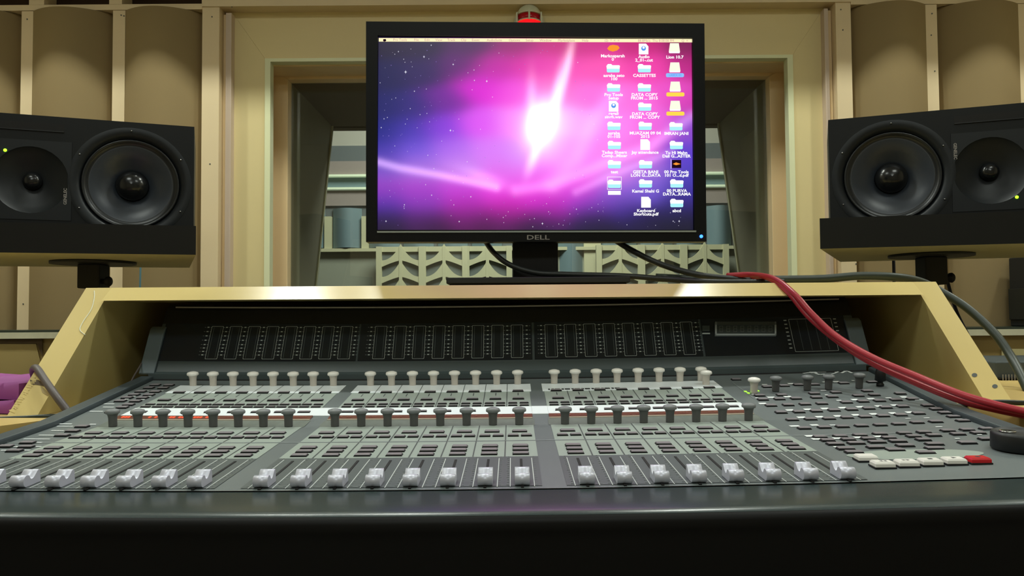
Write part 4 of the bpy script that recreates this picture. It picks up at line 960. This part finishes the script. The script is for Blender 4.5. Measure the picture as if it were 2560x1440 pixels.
    add_text(b, 'GENELEC', .0088, 'logo', fn, bold=.0002); b.build('emblem', r, local=True)
    return xi, zb
spL = speaker(True); spR = speaker(False)
def stand(left):
    sg = -1 if left else 1; zf = (spL if left else spR)[1]-.0005; zt = (P(490, 565, 1.70) if left else P(2049, 546, 1.70)).z
    fi = P(490, 565, 1.70) if left else P(2049, 546, 1.70)
    r = thing('speaker_stand', 'black speaker stand with thick shelf and clamp post at the %s of the desk' % ('left end' if left else 'right end'), 'speaker stand', (sg*.99, 1.86, 0), group='speaker stands')
    pts = [(fi.x, 1.70), (sg*(abs(fi.x)+(.183 if left else .215)), 2.12), (sg*1.47, 1.96), (sg*1.32, 1.535)]
    zu = P(490, 637, 1.70).z if left else P(2049, 622, 1.70).z
    b = MB(); A = [(x, y, zu) for x, y in pts]; B = [(x, y, zt) for x, y in pts]
    for i in range(4): j = (i+1) % 4; b.poly([A[i], A[j], B[j], B[i]], 'shelf')
    cn = (sum(p[0] for p in pts)/4, sum(p[1] for p in pts)/4); I = [(cn[0]+(p[0]-cn[0])*.955, cn[1]+(p[1]-cn[1])*.93) for p in pts]
    for i in range(4):
        j = (i+1) % 4; b.poly([B[i], B[j], (*I[j], zt), (*I[i], zt)], 'shelf'); b.poly([(*I[i], zt), (*I[j], zt), (*I[j], zf), (*I[i], zf)], 'shelf')
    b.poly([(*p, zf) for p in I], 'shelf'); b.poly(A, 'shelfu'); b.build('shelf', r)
    pc = P(234, 680, 1.88) if left else P(2328, 670, 1.88); cx = pc.x
    b = MB(); b.lathe([(.092, zu-.006), (.092, zu-.0005)], 'black', (cx, 1.88, 0), 'z', 40); b.build('mounting_plate', r)
    zb = P(234, 720, 1.85).z if left else P(2328, 711, 1.85).z
    b = MB(); b.box(cx-.026, cx+.026, 1.855, 1.905, zb, zu-.0065, 'blackm'); b.build('clamp_post', r, bevel=.003)
    b = MB(); b.lathe([(.006, .0), (.006, .008), (.011, .010), (.012, .016), (.009, .020), (0, .020)], 'blackm', (cx+.0262, 1.87, zb+.016), 'x', 16); b.build('clamp_knob', r)
    b = MB(); b.lathe([(.015, 0), (.015, zb-.0005)], 'chrome', (cx, 1.88, 0), 'z', 20); b.build('pole', r)
    b = MB()
    b.lathe([(.22, 0), (.22, .012), (.02, .02)], 'blackm', (cx, 1.88, 0), 'z', 32); b.build('foot', r)
stand(True); stand(False)

# ================================================================== CABLES AND LOOSE THINGS
def cable(name, pts, rad, m, label, cat='cable', group=None):
    b = MB(); b.tube(pts, rad, m); return tag(b.build(name), label, cat, group)
Pc = P
cable('monitor_cable', [Pc(1212, 600, 1.345), Pc(1235, 632, 1.33), Pc(1275, 662, 1.32), Pc(1340, 682, 1.31), Pc(1420, 686, 1.30), Pc(1560, 690, 1.30), Pc(1660, 697, 1.29), Pc(1760, 704, 1.25), Pc(1850, 705, 1.25), Pc(1960, 704, 1.25)], .0045, 'cableb', 'black cable drooping from the monitor in front of its neck and along the hutch')
cable('monitor_cable', [Pc(1538, 600, 1.34), Pc(1580, 626, 1.33), Pc(1650, 660, 1.31), Pc(1740, 686, 1.29), Pc(1830, 697, 1.29), Pc(1900, 700, 1.29)], .0050, 'cableb', 'thick black cable slanting down from the monitor towards the red cables')
cable('black_cable', [Pc(1640, 694, 1.31), Pc(1800, 700, 1.31), Pc(1960, 699, 1.31), Pc(2060, 697, 1.31), Pc(2150, 690, 1.31), Pc(2240, 693, 1.31), Pc(2300, 704, 1.33), Pc(2350, 728, 1.33), Pc(2420, 772, 1.30), Pc(2490, 838, 1.26), Pc(2535, 905, 1.22), Pc(2575, 985, 1.15)], .0068, 'cableg', 'thickest dark cable running along the hutch and falling off its right end')
cable('red_cable', [Pc(1818, 689, 1.30), Pc(1880, 687, 1.27), Pc(1935, 697, 1.20), Pc(1985, 735, 1.15), Pc(2030, 785, 1.12), Pc(2090, 840, 1.08), Pc(2180, 893, 1.03), Pc(2290, 940, .98), Pc(2400, 985, .93), Pc(2490, 1012, .90), Pc(2600, 1038, .87)], .0044, 'cabler', 'upper red cable crossing the right side of the console', group='pair of red cables')
cable('red_cable', [Pc(1830, 696, 1.31), Pc(1890, 692, 1.28), Pc(1925, 697, 1.215), Pc(1972, 733, 1.16), Pc(2020, 790, 1.13), Pc(2090, 850, 1.09), Pc(2180, 908, 1.04), Pc(2290, 958, .99), Pc(2400, 1001, .94), Pc(2490, 1024, .91), Pc(2600, 1046, .88)], .0040, 'cabler', 'lower red cable crossing the right side of the console', group='pair of red cables')
cable('taupe_cable', [Pc(86, 945, 1.15), Pc(83, 925, 1.1), Pc(92, 921, 1.06), Pc(112, 950, 1.035), Pc(140, 990, 1.01), Pc(172, 1032, 1.0)], .0048, 'cabletau', 'taupe cable hooked over the splintered left end of the desk hutch')
cable('blue_wire', [Pc(352, 640, 2.45), Pc(350, 720, 2.45), Pc(349, 800, 2.45)], .003, 'cableblue', 'thin pale blue wire hanging below the left speaker shelf')
cable('navy_cable', [Pc(2234, 650, 2.1), Pc(2235, 690, 2.1), Pc(2236, 760, 2.1)], .004, 'cablenavy', 'short navy cable hanging straight down left of the right clamp post')
cable('navy_cable', [Pc(2360, 650, 1.95), Pc(2366, 690, 1.95), Pc(2380, 745, 1.93), Pc(2396, 790, 1.9), Pc(2416, 830, 1.88), Pc(2440, 880, 1.85)], .004, 'cablenavy', 'navy cable curving down behind the right end of the hutch')
cable('desk_lead', [Pc(-20, 1048, 1.0), Pc(60, 1045, 1.0), Pc(120, 1041, 1.0), Pc(180, 1038, 1.02)], .003, 'cableg', 'dark green lead lying under the left side board')
cable('desk_lead', [Pc(2362, 1022, .985), Pc(2395, 1015, .985), Pc(2440, 1009, .985), Pc(2500, 1005, .985), Pc(2580, 1008, .985)], .003, 'cableb', 'black lead lying under the right side board by the red cables')
cable('desk_lead', [Pc(2302, 1004, 1.04), Pc(2335, 1008, 1.03), Pc(2365, 1011, 1.02), Pc(2400, 1014, 1.01)], .0024, 'cableb', 'short thin black lead between console cheek and red cables')
cable('thin_wire', [Pc(368, 880, 1.25), Pc(350, 915, 1.2), Pc(335, 940, 1.17), Pc(324, 962, 1.15)], .0012, 'cabletau', 'thin grey wire in the shadow left of the meter bridge')
# purple cloth
r = thing('folded_cloth', 'folded purple cloth lying on the left desk wing beside the splintered board', 'cloth', (-.78, 1.15, zbl))
for k, (z0, z1, xr, yy) in enumerate(((zbl+.0005, zbl+.016, -.640, 1.03), (zbl+.017, zbl+.037, -.642, 1.05))):
    b = MB(); rows = []
    nn = 12
    for zz in (0, 1):
        rows.append([(-.95+(xr+.95)*i/nn, yy+.008*math.sin(i*1.3+k), (z1 if zz else z0)+(.002*math.sin(i*1.7+k) if zz else 0)) for i in range(nn+1)])
    rows.append([(p[0], 1.3, p[2]-.002) for p in rows[1]]); b.grid(rows, 'purple'); b.poly([rows[0][-1], rows[1][-1], rows[2][-1], (xr, 1.3, z0)], 'purple'); b.build('cloth_fold', r)
# equipment at right
pA, pB = P(2516, 650, 2.2), P(2516, 806, 2.2)
r = thing('equipment_case', 'tall black equipment case standing on the right wall ledge under the speaker shelf', 'case', (pA.x+.15, 2.48, P(2500, 818, 2.35).z))
b = MB(); b.box(pA.x*2.49/2.2+.006, pA.x*2.49/2.2+.3, 2.37, 2.49, P(2500, 818, 2.35).z+.0005, P(2500, 640, 2.4).z, 'black'); b.build('case_body', r, bevel=.004)
b = MB(); z1 = P(2500, 720, 2.4).z; b.box(pA.x*2.49/2.2-.001, pA.x*2.49/2.2+.006, 2.375, 2.485, P(2500, 800, 2.4).z, z1, 'cableb'); b.build('side_bumper', r, bevel=.002)
r = thing('rack_unit', 'dark grey rack unit with perforated black front on the right desk wing', 'rack unit', (1.0, 1.35, zbr))
q0, q1 = P(2506, 898, 1.42), P(2506, 1008, 1.30); xa = P(2490, 950, 1.36).x
b = MB(); b.box(xa, xa+.4, 1.36, 1.58, zbr+.0005, P(2520, 905, 1.36).z, 'cheek'); b.build('case_body', r, bevel=.002)
b = MB(); b.box(xa+.003, xa+.39, 1.352, 1.36, zbr+.004, P(2520, 948, 1.352).z, 'blackm'); fp = b.build('front_grille', r)
b = MB(); zz0, zz1 = zbr+.008, P(2520, 955, 1.352).z
for i in range(34):
    for j in range(6): b.box(xa+.006+.005*i, xa+.0075+.005*i, 1.3512, 1.352, zz0+(zz1-zz0)*j/6, zz0+(zz1-zz0)*j/6+.0015, 'logo')
b.build('perforations', fp)

# ---- the sag of the console, applied to every part
def warp(me, ox, oz=0):
    bm = bmesh.new(); bm.from_mesh(me); xs = [v.co.x+ox for v in bm.verts]
    if not xs: bm.free(); return
    a, c = min(xs), max(xs)
    if c-a > .004:
        k = math.floor(a/.05)
        while k*.05 < c:
            if k*.05 > a: bmesh.ops.bisect_plane(bm, geom=bm.verts[:]+bm.edges[:]+bm.faces[:], plane_co=(k*.05-ox, 0, 0), plane_no=(1, 0, 0), dist=1e-7)
            k += 1
    for v in bm.verts: v.co.z += sag(v.co.x+ox)
    bm.to_mesh(me); bm.free()
done = set()
for o in con.children_recursive:
    if o.type != 'MESH': continue
    if o.location.length > 1e-6:
        if o.parent == con: o.location.z += sag(o.location.x+con.location.x)
    elif o.parent != jw and o.data.name not in done:
        done.add(o.data.name); warp(o.data, con.location.x)
